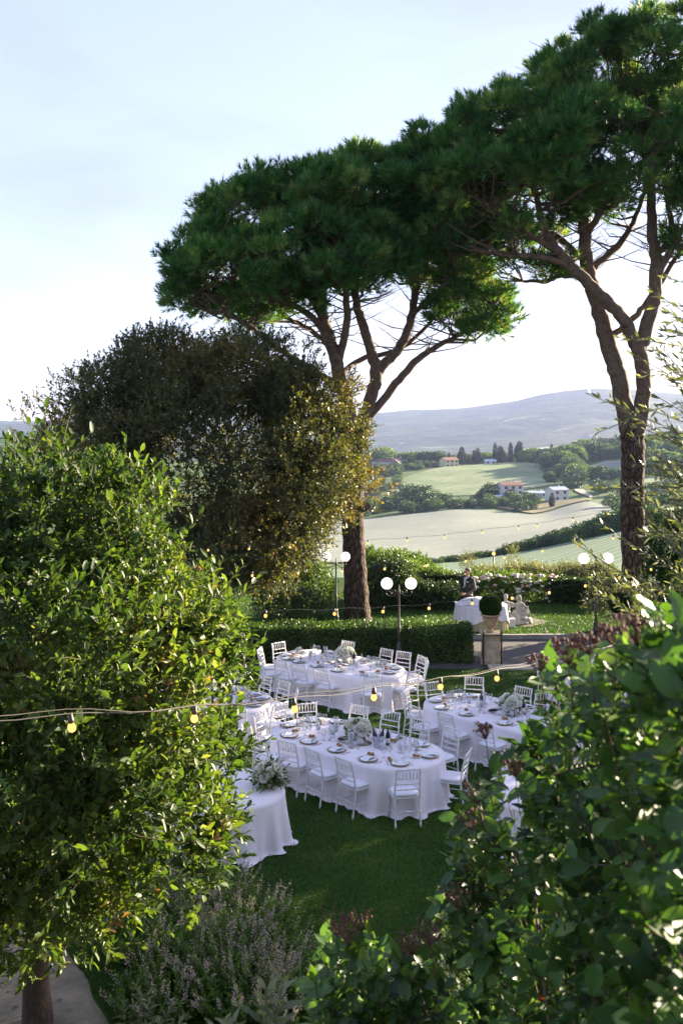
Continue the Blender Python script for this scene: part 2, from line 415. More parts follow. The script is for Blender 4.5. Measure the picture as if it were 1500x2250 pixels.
def landmat(name, ramp, scale, fine=None, stripes=None, rough=.95, bump=0.0):
    m, N, L, b = _nt(name); b.inputs['Roughness'].default_value = rough; b.inputs['Specular IOR Level'].default_value = .1
    t = N.new('ShaderNodeNewGeometry')
    n = N.new('ShaderNodeTexNoise'); n.inputs['Scale'].default_value = scale; n.inputs['Detail'].default_value = 9; n.inputs['Roughness'].default_value = .68
    L.new(t.outputs['Position'], n.inputs['Vector'])
    r = N.new('ShaderNodeValToRGB'); e = r.color_ramp.elements
    while len(e) < len(ramp): e.new(.5)
    for k, (p, c) in enumerate(ramp): e[k].position = p; e[k].color = (*c, 1)
    L.new(n.outputs['Fac'], r.inputs['Fac']); out = r.outputs['Color']
    if fine:
        n2 = N.new('ShaderNodeTexNoise'); n2.inputs['Scale'].default_value = fine[0]; n2.inputs['Detail'].default_value = 6; n2.inputs['Roughness'].default_value = .75
        L.new(t.outputs['Position'], n2.inputs['Vector'])
        r2 = N.new('ShaderNodeValToRGB'); r2.color_ramp.elements[0].position = .35; r2.color_ramp.elements[1].position = .65
        r2.color_ramp.elements[0].color = (*([fine[1]] * 3), 1)
        L.new(n2.outputs['Fac'], r2.inputs['Fac'])
        mx = N.new('ShaderNodeMixRGB'); mx.blend_type = 'MULTIPLY'; mx.inputs['Fac'].default_value = 1
        L.new(out, mx.inputs['Color1']); L.new(r2.outputs['Color'], mx.inputs['Color2']); out = mx.outputs['Color']
    if stripes:
        w = N.new('ShaderNodeTexWave'); w.inputs['Scale'].default_value = stripes[0]; w.inputs['Distortion'].default_value = 5; w.inputs['Detail'].default_value = 4; w.inputs['Detail Scale'].default_value = .4
        mpn = N.new('ShaderNodeMapping'); mpn.inputs['Rotation'].default_value = (0, 0, stripes[1]); L.new(t.outputs['Position'], mpn.inputs['Vector']); L.new(mpn.outputs['Vector'], w.inputs['Vector'])
        r3 = N.new('ShaderNodeValToRGB'); r3.color_ramp.elements[0].color = (*([stripes[2]] * 3), 1); L.new(w.outputs['Fac'], r3.inputs['Fac'])
        mx = N.new('ShaderNodeMixRGB'); mx.blend_type = 'MULTIPLY'; mx.inputs['Fac'].default_value = 1
        L.new(out, mx.inputs['Color1']); L.new(r3.outputs['Color'], mx.inputs['Color2']); out = mx.outputs['Color']
    L.new(out, b.inputs['Base Color'])
    if bump:
        bp = N.new('ShaderNodeBump'); bp.inputs['Strength'].default_value = .8; bp.inputs['Distance'].default_value = bump; L.new(n.outputs['Fac'], bp.inputs['Height']); L.new(bp.outputs['Normal'], b.inputs['Normal'])
    return m

def gridmesh(X, Y, Zz, name, mat, smooth=True):
    a, b = X.shape; v = np.stack([X, Y, Zz], -1).reshape(-1, 3)
    i = np.arange(a - 1)[:, None] * b + np.arange(b - 1)[None]
    f = np.stack([i, i + 1, i + b + 1, i + b], -1).reshape(-1, 4)
    return np_mesh(name, v, f, mat, None, smooth)

M_HILL = landmat('hill_ground', [(.34, (.018, .036, .020)), (.5, (.032, .058, .030)), (.60, (.060, .09, .042)), (.66, (.20, .22, .11)), (.8, (.08, .11, .05))], .0034, (.022, .4), bump=45)
M_SCRUB = landmat('meadow_ground', [(.3, (.045, .085, .025)), (.5, (.09, .15, .045)), (.7, (.18, .22, .085))], .03, (.5, .6))
# near and middle ground (to 1150 m) and the far hills beyond are two sheets that share an edge
cut = int(np.searchsorted(gz, 1150))
YY = np.broadcast_to(gz[:, None], GX.shape)
tag(put('terrain', gridmesh(GX[:cut + 1], YY[:cut + 1], GZ[:cut + 1], 'terrain', M_SCRUB)), kind='structure')
tag(put('hills', gridmesh(GX[cut:], YY[cut:], GZ[cut:], 'hills', M_HILL)), kind='structure')

def field(name, pxs, z0, z1, mat, lift=.35, n=60, m=40):
    """a field laid over the terrain between two boundary lines Z = z0(px) and z1(px)"""
    px = np.linspace(pxs[0][0], pxs[-1][0], n)
    a = np.interp(px, [p[0] for p in z0], [p[1] for p in z0]); b = np.interp(px, [p[0] for p in z1], [p[1] for p in z1])
    s = np.linspace(0, 1, m)
    Zm = a[None] * (1 - s[:, None]) + b[None] * s[:, None]; Pm = np.broadcast_to(px[None], Zm.shape)
    X = (Pm - CX) * Zm / F; hh = np.array([[terr(Pm[i, j], Zm[i, j]) for j in range(n)] for i in range(m)]) + lift
    return tag(put(name, gridmesh(X, Zm, hh, name, mat)), kind='structure')
M_FA = landmat('green_wheat', [(.3, (.13, .215, .13)), (.6, (.20, .29, .185)), (.8, (.26, .34, .22))], .05, (2.2, .65), stripes=(.11, .55, .66))
M_FB = landmat('pale_ploughed_field', [(.3, (.205, .235, .20)), (.55, (.26, .285, .245)), (.8, (.30, .32, .27))], .012, (.35, .75), stripes=(.06, -.5, .80))
M_FC = landmat('pale_meadow', [(.35, (.13, .20, .08)), (.5, (.22, .275, .14)), (.65, (.31, .34, .20)), (.8, (.17, .235, .10))], .022, (.16, .72))
field('wheat_field', [(640,), (2100,)], [(640, 62), (2100, 62)], [(640, 196), (1000, 204), (1370, 212), (2100, 212)], M_FA, .15)
field('ploughed_field', [(560,), (1352,)], [(560, 232), (1352, 236)], [(560, 520), (810, 528), (990, 548), (1080, 545), (1170, 520), (1230, 545), (1290, 560), (1340, 520), (1352, 440)], M_FB)
field('hill_meadow', [(850,), (1215,)], [(850, 700), (900, 665), (1000, 650), (1100, 640), (1215, 680)], [(850, 735), (880, 775), (940, 830), (1010, 890), (1060, 910), (1150, 905), (1200, 840), (1215, 770)], M_FC)
field('upper_field', [(1290,), (1400,)], [(1290, 760), (1400, 700)], [(1290, 800), (1330, 830), (1400, 800)], M_FB)
field('far_slope_field', [(1080,), (1320,)], [(1080, 2000), (1180, 2050), (1320, 2250)], [(1080, 2100), (1150, 2500), (1220, 2640), (1320, 2400)], M_FC, 6)
field('pasture', [(1370,), (1800,)], [(1370, 250), (1800, 250)], [(1370, 520), (1420, 700), (1800, 690)], M_FC)
M_TRACK = plain('track_dust', (.34, .32, .27), .9, noise=.3, nscale=.3)
field('farm_track', [(1262,), (1300,)], [(1262, 634), (1300, 585)], [(1262, 645), (1280, 640), (1300, 600)], M_TRACK, .5, 14, 6)
M_DRY = landmat('dry_bank', [(.3, (.16, .15, .07)), (.6, (.30, .265, .15)), (.8, (.36, .32, .2))], .2, (1.2, .6))
field('dry_grass_bank', [(1085,), (1300,)], [(1085, 560), (1170, 530), (1230, 553), (1300, 566)], [(1085, 585), (1170, 578), (1230, 585), (1300, 580)], M_DRY, .6, 40, 10)

# ---- garden ground
def sheet(name, x0, x1, y0, y1, z, mat, n=2):
    X, Y = np.meshgrid(np.linspace(x0, x1, n), np.linspace(y0, y1, n)); Zz = np.full_like(X, z)
    return tag(put(name, gridmesh(X, Y, Zz, name, mat, False)), kind='structure')
M_LAWN = landmat('lawn_turf', [(.3, (.020, .050, .009)), (.5, (.036, .088, .014)), (.7, (.075, .125, .026))], 1.1, (55, .45), bump=.05)
sheet('lawn', -30, 30, 9.0, 25.7, 0, M_LAWN)
sheet('upper_lawn', -30, 40, 29.55, 41.5, .05, M_LAWN)
M_ASPH = plain('old_asphalt', (.085, .078, .078), .85, noise=.45, nscale=2.2, bump=.4, bscale=90)
sheet('driveway', -30, 40, 25.6, 29.6, -.02, M_ASPH)
# the edge of the terrace falls to the fields
X, S = np.meshgrid(np.linspace(-60, 60, 40), np.linspace(0, 1, 12))
Yb = 41.4 + S * 8; Zb = .04 - S ** 1.2 * 3.2
tag(put('terrace_slope', gridmesh(X, Yb, Zb, 'terrace_slope', M_SCRUB)), kind='structure')
M_SOIL = plain('bank_soil', (.06, .05, .03), .95, noise=.5, nscale=3, bump=.6, bscale=20, col2=(.03, .045, .015))
X, Yb = np.meshgrid(np.linspace(-30, 30, 60), np.concatenate([np.linspace(-14, 2, 6), np.linspace(2.3, 9.4, 24)]))
Zb = np.where(Yb < 2, 4.3, (9.4 - Yb) * .581) + np.clip((9.4 - Yb), 0, 1) * .06 * fbm(np.stack([X, Yb], -1), 1.5, 3, 4)
Zb = np.where(Yb > 9.39, -.06, Zb)
tag(put('bank', gridmesh(X, Yb, Zb, 'bank', M_SOIL)), kind='structure')
def bank_z(y): return 4.3 if y < 2 else max(0, (9.4 - y) * .581)
# sandy path under the laurel
M_SAND = plain('sandy_path', (.24, .195, .135), .95, noise=.5, nscale=3.6, bump=1.0, bscale=11)
nx, ny = 70, 70
X, Yp = np.meshgrid(np.linspace(-7.0, -1.75, nx), np.linspace(9.1, 14.0, ny))
edge = -1.95 - .62 * np.clip(Yp - 9.6, 0, 9) + .12 * fbm(np.stack([Yp, Yp * .3], -1), 2, 3, 9)
X = np.where(X > edge, edge, X); Zp = .012 + .03 * fbm(np.stack([X, Yp], -1), 2.6, 4, 2) + .03
Zp = np.where(X >= edge - .01, .003, Zp)
tag(put('path', gridmesh(X, Yp, Zp, 'path', M_SAND)), kind='structure')
# kerb stones along both sides of the driveway, each a stone
M_KERB = plain('kerb_stone', (.30, .285, .255), .9, noise=.35, nscale=5, bump=.3)
for nm, y0, zt, xa, xb in (('kerb', 29.5, .12, -6.0, 12.0), ('lawn_edging', 25.66, .045, 4.35, 12.0)):
    k = tag(empty(nm, (0, y0, 0)), kind='structure')
    b = MB().box((0, 0, zt / 2 - .03), (.985, .14, zt + .06)); me = b.mesh('kerb_stone', M_KERB); x = xa
    while x < xb:
        s = put('kerb_stone', me, k); s.location = (x, rnd.uniform(-.012, .012), rnd.uniform(-.006, .006)); s.rotation_euler = (0, 0, rnd.uniform(-.008, .008)); x += 1.0

# ---- haze
zmin = float(GZ.min()) - 1; zmax = max(float(GZ.max()), 30) + 12
hb = MB().box((0, 4600, (zmin + zmax) / 2), (30000, 9400, zmax - zmin))
hz = hb.build('haze'); tag(hz, kind='stuff')
m = bpy.data.materials.new('haze_air'); m.use_nodes = True; N = m.node_tree.nodes; L = m.node_tree.links; N.remove(N['Principled BSDF'])
pv = N.new('ShaderNodeVolumePrincipled'); pv.inputs['Color'].default_value = (.46, .58, 1.0, 1); pv.inputs['Density'].default_value = .000066; pv.inputs['Anisotropy'].default_value = 0.1
L.new(pv.outputs['Volume'], N['Material Output'].inputs['Volume']); hz.data.materials.append(m)
# ================================================================ far trees, hedgerows and houses
def crown_mesh(name, els, n, leaf, mat, seed, lump=.14, trunk=None):
    g = np.random.default_rng(seed)
    p, d = shell([(np.array(c, float), np.array(r, float)) for c, r in els], n, g, .22, lump, 2.2, seed, gap=.75)
    ld = norm(d + g.normal(size=p.shape) * .8); nr = norm(d + np.array([0, 0, .6]) + g.normal(size=p.shape) * .5)
    tint = np.clip(.5 + .28 * fbm(p, 1.8, 2, seed) + g.normal(size=n) * .14, 0, 1)
    return leaf_mesh(name, T_KITE, p, ld, nr, leaf * g.uniform(.7, 1.3, n), leaf * .75, mat, tint)
M_FARG = [leafmat('broadleaf_dark', [(0, (.016, .040, .012)), (.5, (.034, .078, .020)), (1, (.065, .125, .03))], .6, .15),
          leafmat('broadleaf_mid', [(0, (.026, .06, .015)), (.5, (.055, .115, .025)), (1, (.10, .175, .04))], .6, .2),
          leafmat('broadleaf_light', [(0, (.05, .10, .018)), (.5, (.10, .175, .03)), (1, (.17, .24, .05))], .6, .25),
          leafmat('olive_grey', [(0, (.05, .068, .038)), (.5, (.09, .115, .065)), (1, (.14, .165, .10))], .6, .15)]
M_CYP = leafmat('cypress_green', [(0, (.010, .020, .010)), (.5, (.018, .036, .015)), (1, (.035, .06, .022))], .7, .1)
M_FTR = plain('far_trunk', (.07, .055, .04), .9)
PROTO = {}
for k in range(4):
    for v in range(2):
        g = random.Random(40 + 7 * k + v); e = [((0, 0, .62), (.40, .40, .36))]
        for q in range(7):
            a = q * .9 + g.random(); e.append(((.26 * math.cos(a), .26 * math.sin(a), g.uniform(.42, .82)), (g.uniform(.16, .24),) * 3))
        PROTO[('tree', k, v)] = crown_mesh('crown', e, 2600, .058, M_FARG[k], 60 + k * 5 + v)
        e = []
        for q in range(6):
            a = q * 1.05 + g.random(); e.append(((.28 * math.cos(a), .28 * math.sin(a), g.uniform(.25, .55)), (g.uniform(.22, .32), g.uniform(.22, .32), g.uniform(.28, .4))))
        PROTO[('bush', k, v)] = crown_mesh('foliage', e, 1700, .075, M_FARG[k], 80 + k * 5 + v)
PROTO['cypress'] = crown_mesh('crown', [((0, 0, .35), (.10, .10, .34)), ((0, 0, .55), (.085, .085, .45)), ((.02, 0, .2), (.09, .09, .2))], 1500, .05, M_CYP, 91, .08)
PROTO['broad_cypress'] = crown_mesh('crown', [((0, 0, .42), (.22, .22, .40)), ((.03, .02, .65), (.15, .15, .35)), ((-.06, .04, .4), (.18, .18, .32))], 2200, .055, M_CYP, 92, .1)
PROTO['trunk'] = MB().tube([(0, 0, -.12), (.01, 0, .3), (-.01, .01, .62)], [.035, .028, .012], 6).mesh('trunk', M_FTR)
def ftree(kind, px, Z, hpx, label, group, k=0, wide=1.0, base=None, cat='tree', up=0.0):
    """a far tree of hpx photo pixels in height"""
    s = hpx * Z / F
    if kind == 'tree': s *= 1.25; up -= .27 * s
    o = empty({'cypress': 'cypress_tree', 'broad_cypress': 'cypress_tree', 'bush': 'bush', 'tree': 'broadleaf_tree'}[kind], TP(px, Z, up) if base is None else base, rnd.uniform(0, 6.28))
    o.scale = (s * wide, s * wide, s); tag(o, label, cat, group)
    key = kind if kind.endswith('cypress') else (kind, k, rnd.randint(0, 1))
    put('foliage' if kind == 'bush' else 'crown', PROTO[key], o)
    if kind != 'bush': put('trunk', PROTO['trunk'], o)
    return o

# cypresses along the ridge, left to right
CYP = [(986, 30, 'c'), (1014, 40, 'b'), (1040, 34, 'c'), (1049, 36, 'b'), (1087, 48, 'c'), (1100, 40, 'b'), (1121, 47, 'c'), (1139, 47, 'b'), (1147, 32, 'c'), (1182, 30, 'c'), (1211, 40, 'c'), (1228, 28, 'c'), (1267, 27, 'c')]
ordn = ['first', 'second', 'third', 'fourth', 'fifth', 'sixth', 'seventh', 'eighth', 'ninth', 'tenth', 'eleventh', 'twelfth', 'thirteenth']
for i, (px, h, t) in enumerate(CYP):
    ftree('cypress' if t == 'c' else 'broad_cypress', px, 915 + rnd.uniform(-12, 12), h, '%s dark %s cypress from the left on the ridge above the meadow' % (ordn[i], 'slender' if t == 'c' else 'broad'), 'cypresses on the ridge', up=-.3)
# ridge wood
g = random.Random(5)
for i in range(75):
    px = g.uniform(800, 1225); Z = g.uniform(920, 985)
    if 1040 < px < 1195 and g.random() < .4: continue
    ftree('tree', px, Z, g.uniform(15, 30) * (1.1 if px < 900 else .9), 'round green tree in the row along the ridge top', 'trees along the ridge', g.choice([0, 0, 1, 1, 2, 2]), g.uniform(.9, 1.4))
for i, (px, h, k) in enumerate(((812, 44, 1), (848, 46, 2), (880, 30, 0), (905, 36, 2), (935, 36, 0), (955, 34, 0), (962, 28, 2), (1164, 36, 2), (1195, 32, 1), (1225, 36, 2), (1250, 34, 2))):
    ftree('tree', px, 905, h, '%s from the left of the taller %s trees in the ridge row' % (['first', 'second', 'third', 'fourth', 'fifth', 'sixth', 'seventh', 'eighth', 'ninth', 'tenth', 'eleventh'][i], ['dark green', 'mid green', 'light green'][k]), 'tall ridge trees', k, 1.25)
g = random.Random(6)
for i in range(120):     # the wood that climbs to the right
    px = g.uniform(1200, 1560); t = g.random()
    Z = 690 + 300 * t - (40 if px < 1260 else 0)
    if 1285 < px < 1410 and 690 < Z < 835: continue
    if px < 1240 and Z < 760: px += 40
    ftree('tree', px, Z, g.uniform(26, 48), 'dense green tree in the wood right of the meadow', 'wood right of the meadow', g.choice([0, 0, 1, 1, 2]), g.uniform(.9, 1.3))
for i in range(70):      # the wood's near edge, down to the track
    px = g.uniform(1206, 1385); Z = g.uniform(690, 900)
    if 1290 < px < 1400 and 720 < Z < 835: continue
    if px < 1228 and Z < 700: continue
    ftree('tree', px, Z, g.uniform(20, 34), 'rounded tree at the near edge of the wood right of the meadow', 'near edge of the wood', g.choice([0, 0, 1, 1, 2]), g.uniform(1.0, 1.4))
for i in range(46):      # lower right bushes below the wood down to the hedgerow
    px = g.uniform(1318, 1560); Z = g.uniform(420, 640)
    if px < 1352 and Z < 470: continue
    ftree('bush', px, Z, g.uniform(22, 40), 'green bush on the slope beside the big pale field, right of the houses', 'bushes right of the pale field', g.choice([0, 1, 1, 2]), 1.3, cat='bush')
# hedgerow between wheat field and ploughed field
for i in range(86):
    px = 930 + i * 5.9 + g.uniform(-4, 4); Z = 214 + g.uniform(-5, 5)
    h = np.interp(px, [930, 1060, 1085, 1110, 1200, 1300, 1440], [16, 22, 13, 27, 34, 50, 58]) * g.uniform(.8, 1.15)
    ftree('bush', px, Z, h, 'dark green bush in the hedgerow between the wheat field and the pale field', 'hedgerow between the fields', g.choice([0, 0, 1]), 1.15, cat='bush', up=-.3)
# the belt of bushes above the ploughed field
for i in range(80):
    px = g.uniform(780, 1165); Z = np.interp(px, [780, 810, 990, 1080, 1170], [535, 540, 556, 553, 540]) + g.uniform(0, 62)
    h = g.uniform(15, 32) * (1 if px > 900 else 1.25)
    ftree('bush', px, Z, h, 'dark bush in the belt above the big pale field, left of the white houses', 'bushes above the pale field', g.choice([0, 0, 0, 1]), 1.2, cat='bush', up=-.3)
ftree('tree', 918, 590, 56, 'broad dark green round tree alone in the scrub left of the white houses', None, 0, 1.5, up=-1)
ftree('tree', 1077, 606, 44, 'dark round tree touching the left end of the white farmhouse', None, 0, 1.1, up=-1)
ftree('bush', 1168, 574, 34, 'dark green bush on the dry bank between the two white houses', None, 0, 1.2, cat='bush')
ftree('broad_cypress', 1212, 560, 32, 'small dark conifer in front of the small white house', None, 0, .9)
for i in range(60):      # olive grove and scrub left of the meadow
    px = g.uniform(790, 925); Z = g.uniform(600, 860)
    if px > 880 and Z > 690: px -= 45
    ftree('bush', px, Z, g.uniform(10, 22), 'grey green olive bush in the grove left of the meadow', 'olive grove', g.choice([3, 3, 1]), 1.1, cat='bush')
for i in range(34):
    px = g.uniform(815, 960); ftree('bush', px, g.uniform(835, 890), g.uniform(10, 17), 'grey green bush in the band below the ridge houses', 'bushes under the ridge houses', g.choice([3, 1, 0]), 1.3, cat='bush')
for i in range(60):      # hillside wood seen at the far left
    px = g.uniform(-60, 130); Z = g.uniform(1000, 1800)
    ftree('tree', px, Z, g.uniform(9, 18), 'small tree in the distant wood at the left edge', 'distant wood at the left', g.choice([1, 2, 3]), 1.6)

# ---- houses
M_HW = plain('pale_render', (.62, .58, .55), .9, noise=.12, nscale=.6); M_HY = plain('cream_render', (.62, .54, .36), .9, noise=.12, nscale=.6)
M_TILE = plain('terracotta_tile', (.26, .13, .085), .9, noise=.4, nscale=1.5); M_SLATE = plain('grey_blue_roof', (.34, .36, .48), .7, noise=.2, nscale=1)
M_PANE = plain('dark_pane', (.03, .035, .045), .15); M_SHUT = plain('brown_shutter', (.10, .045, .03), .7); M_VAN = plain('blue_white', (.55, .60, .72), .5)
M_BROWNROOF = plain('brown_tile', (.15, .085, .065), .9, noise=.4, nscale=1.5)
def house(name, px, py, Z, w, d, h, rz, label, roof, wall=M_HW, rise=1.6, floors=2, cols=4, side=2, cat='house', hip=False):
    p = P(px, py, Z); p.z = min(p.z, terr(px, Z) + .4)
    o = empty(name, p, rz); tag(o, label, cat)
    mb = MB().box((0, 0, h / 2 - 1), (w, d, h + 2))
    if not hip: mb.add([(-w / 2, -d / 2, h), (-w / 2, d / 2, h), (-w / 2, 0, h + rise), (w / 2, -d / 2, h), (w / 2, d / 2, h), (w / 2, 0, h + rise)], [(0, 2, 1), (3, 4, 5)])
    mb.build('wall', wall, o); e = .45
    a, b, c = w / 2 + e, d / 2 + e, h - e * rise / (d / 2)
    rb = MB()
    if hip:
        q = max(0, w / 2 - d / 2)
        rb.add([(-a, -b, h), (a, -b, h), (a, b, h), (-a, b, h), (-q, 0, h + rise), (q, 0, h + rise)], [(0, 1, 5, 4), (1, 2, 5), (2, 3, 4, 5), (3, 0, 4), (3, 2, 1, 0)])
    else:
        for s in (-1, 1):
            rb.add([(-a, s * b, c + .02), (a, s * b, c + .02), (a, 0, h + rise + .05), (-a, 0, h + rise + .05), (-a, s * b, c + .22), (a, s * b, c + .22), (a, 0, h + rise + .25), (-a, 0, h + rise + .25)],
                   [(0, 1, 2, 3), (7, 6, 5, 4), (0, 4, 5, 1), (2, 6, 7, 3), (1, 5, 6, 2), (0, 3, 7, 4)])
    ro = rb.build('roof', roof, o)
    MB().box((w * .22, d * .12, h + rise + .3), (.7, .7, 1.3)).build('chimney', wall, ro)
    fh = h / floors
    for fl in range(floors):
        for cnum in range(cols):
            x = -w / 2 + w * (cnum + .5) / cols; z = fl * fh + fh * .56
            wn_ = MB().box((x, -d / 2 - .03, z), (1.0, .14, 1.5)).build('window', M_PANE, o)
            sb = MB().box((x - .72, -d / 2 - .06, z), (.42, .1, 1.55)).box((x + .72, -d / 2 - .06, z), (.42, .1, 1.55)); sb.build('shutter', M_SHUT, wn_)
        for cnum in range(side):
            y = -d / 2 + d * (cnum + .5) / side; z = fl * fh + fh * .56
            MB().box((w / 2 + .03, y, z), (.14, 1.0, 1.5)).build('window', M_PANE, o)
    return o
fh_ = house('farmhouse', 1119, 1099, 604, 14, 9, 9.2, R(18), 'tall white three storey farmhouse with red tiled roof and balconies', M_TILE, floors=3, cols=3, side=2)
MB().box((-2, -5.0, 5.8), (5, 1.1, .2)).box((-2, -5.5, 6.4), (5, .06, 1.0)).build('balcony', M_SHUT, fh_)
MB().box((-2, -5.0, 2.8), (5, 1.1, .2)).box((-2, -5.5, 3.4), (5, .06, 1.0)).build('balcony', M_SHUT, fh_)
house('cottage', 1222, 1101, 592, 11.5, 8, 6.8, R(28), 'small white house with grey blue roof beside the farm track', M_SLATE, floors=2, cols=2, side=2)
house('greenhouse', 1178, 1092, 612, 15, 7, 2.6, R(8), 'low pale blue roofed shed between the two white houses', M_VAN, M_VAN, 1.0, 1, 2, 0, 'shed')
house('lean_to', 1097, 1094, 597, 6, 4, 2.4, R(8), 'small blue roofed lean-to in front of the farmhouse', M_VAN, M_HW, .6, 1, 2, 0, 'shed')
vl = house('villa', 848, 1026, 872, 24, 12, 5, R(-14), 'long low villa with brown hipped roofs at the left of the ridge', M_BROWNROOF, M_HW, 3.2, 1, 5, 2, hip=True)
house('villa_annex', 874, 1024, 890, 14, 10, 5, R(20), 'white annex with brown roof at the right end of the villa', M_BROWNROOF, M_HW, 2.8, 1, 3, 2, hip=True)
house('yellow_house', 986, 1027, 872, 14, 9, 6.6, R(30), 'cream yellow house with terracotta roof on the ridge', M_TILE, M_HY, 2.0, 2, 3, 2)
house('white_hut', 1076, 1020, 905, 10, 6, 3, R(5), 'pale blue hut among the ridge cypresses', M_VAN, M_VAN, 1.2, 1, 2, 1, 'hut')
house('roof_in_wood', 1246, 1045, 742, 10, 8, 3, R(20), 'house with slate blue roof half hidden in the wood', M_SLATE, M_HW, 1.8, 1, 2, 1)
house('green_shed', 1006, 1106, 575, 5.5, 4, 2.2, R(5), 'small green shed in the bushes above the pale field', plain('green_sheet', (.05, .2, .13), .6), plain('green_wall', (.06, .2, .13), .7), .5, 1, 1, 0, 'shed')
for i, (px, py, Z, w) in enumerate(((1288, 962, 3300, 26), (1300, 965, 3250, 34), (1262, 945, 3900, 20), (1180, 935, 4100, 24), (1176, 928, 4200, 20), (1196, 962, 3300, 16), (880, 962, 3700, 22))):
    house('far_house', px, py, Z, w, w * .6, w * .32, R(20 * i), ['white house low on the blue hillside, left of a pair', 'wider white house low on the blue hillside, right of a pair', 'tiny white house in the middle of the blue hillside', 'small white house higher on the blue hillside', 'highest small white house on the blue hillside', 'small house above the far pale field', 'tiny house on the blue hillside left of the pine trunk gap'][i], M_TILE, M_HW, w * .12, 1, 3, 1)
# ================================================================ garden trees
M_PBARK = barkmat('pine_bark', (.018, .012, .009), (.085, .055, .04), (.15, .108, .082), 11, 3.2, .7)
M_PLIMB = plain('pine_limb_bark', (.13, .088, .062), .9, noise=.6, nscale=7, bump=.8, bscale=16)
M_NEEDLE = leafmat('pine_needles', [(0, (.011, .056, .017)), (.4, (.026, .120, .030)), (.75, (.056, .180, .040)), (1, (.18, .29, .09))], .5, .42, warm=1.55)
M_OBARK = plain('grey_bark', (.085, .058, .038), .9, noise=.5, nscale=12, bump=.8, bscale=30)

def smooth_line(pts, rad, n):
    """Catmull-Rom through points"""
    pts = [Vector(p) for p in pts]; out = []; ro = []
    for i in range(len(pts) - 1):
        p0, p1, p2, p3 = pts[max(i - 1, 0)], pts[i], pts[i + 1], pts[min(i + 2, len(pts) - 1)]
        for k in range(n):
            t = k / n
            out.append(.5 * ((2 * p1) + (p2 - p0) * t + (2 * p0 - 5 * p1 + 4 * p2 - p3) * t * t + (3 * p1 - p0 - 3 * p2 + p3) * t ** 3)); ro.append(rad[i] * (1 - t) + rad[i + 1] * t)
    out.append(pts[-1]); ro.append(rad[-1]); return out, ro

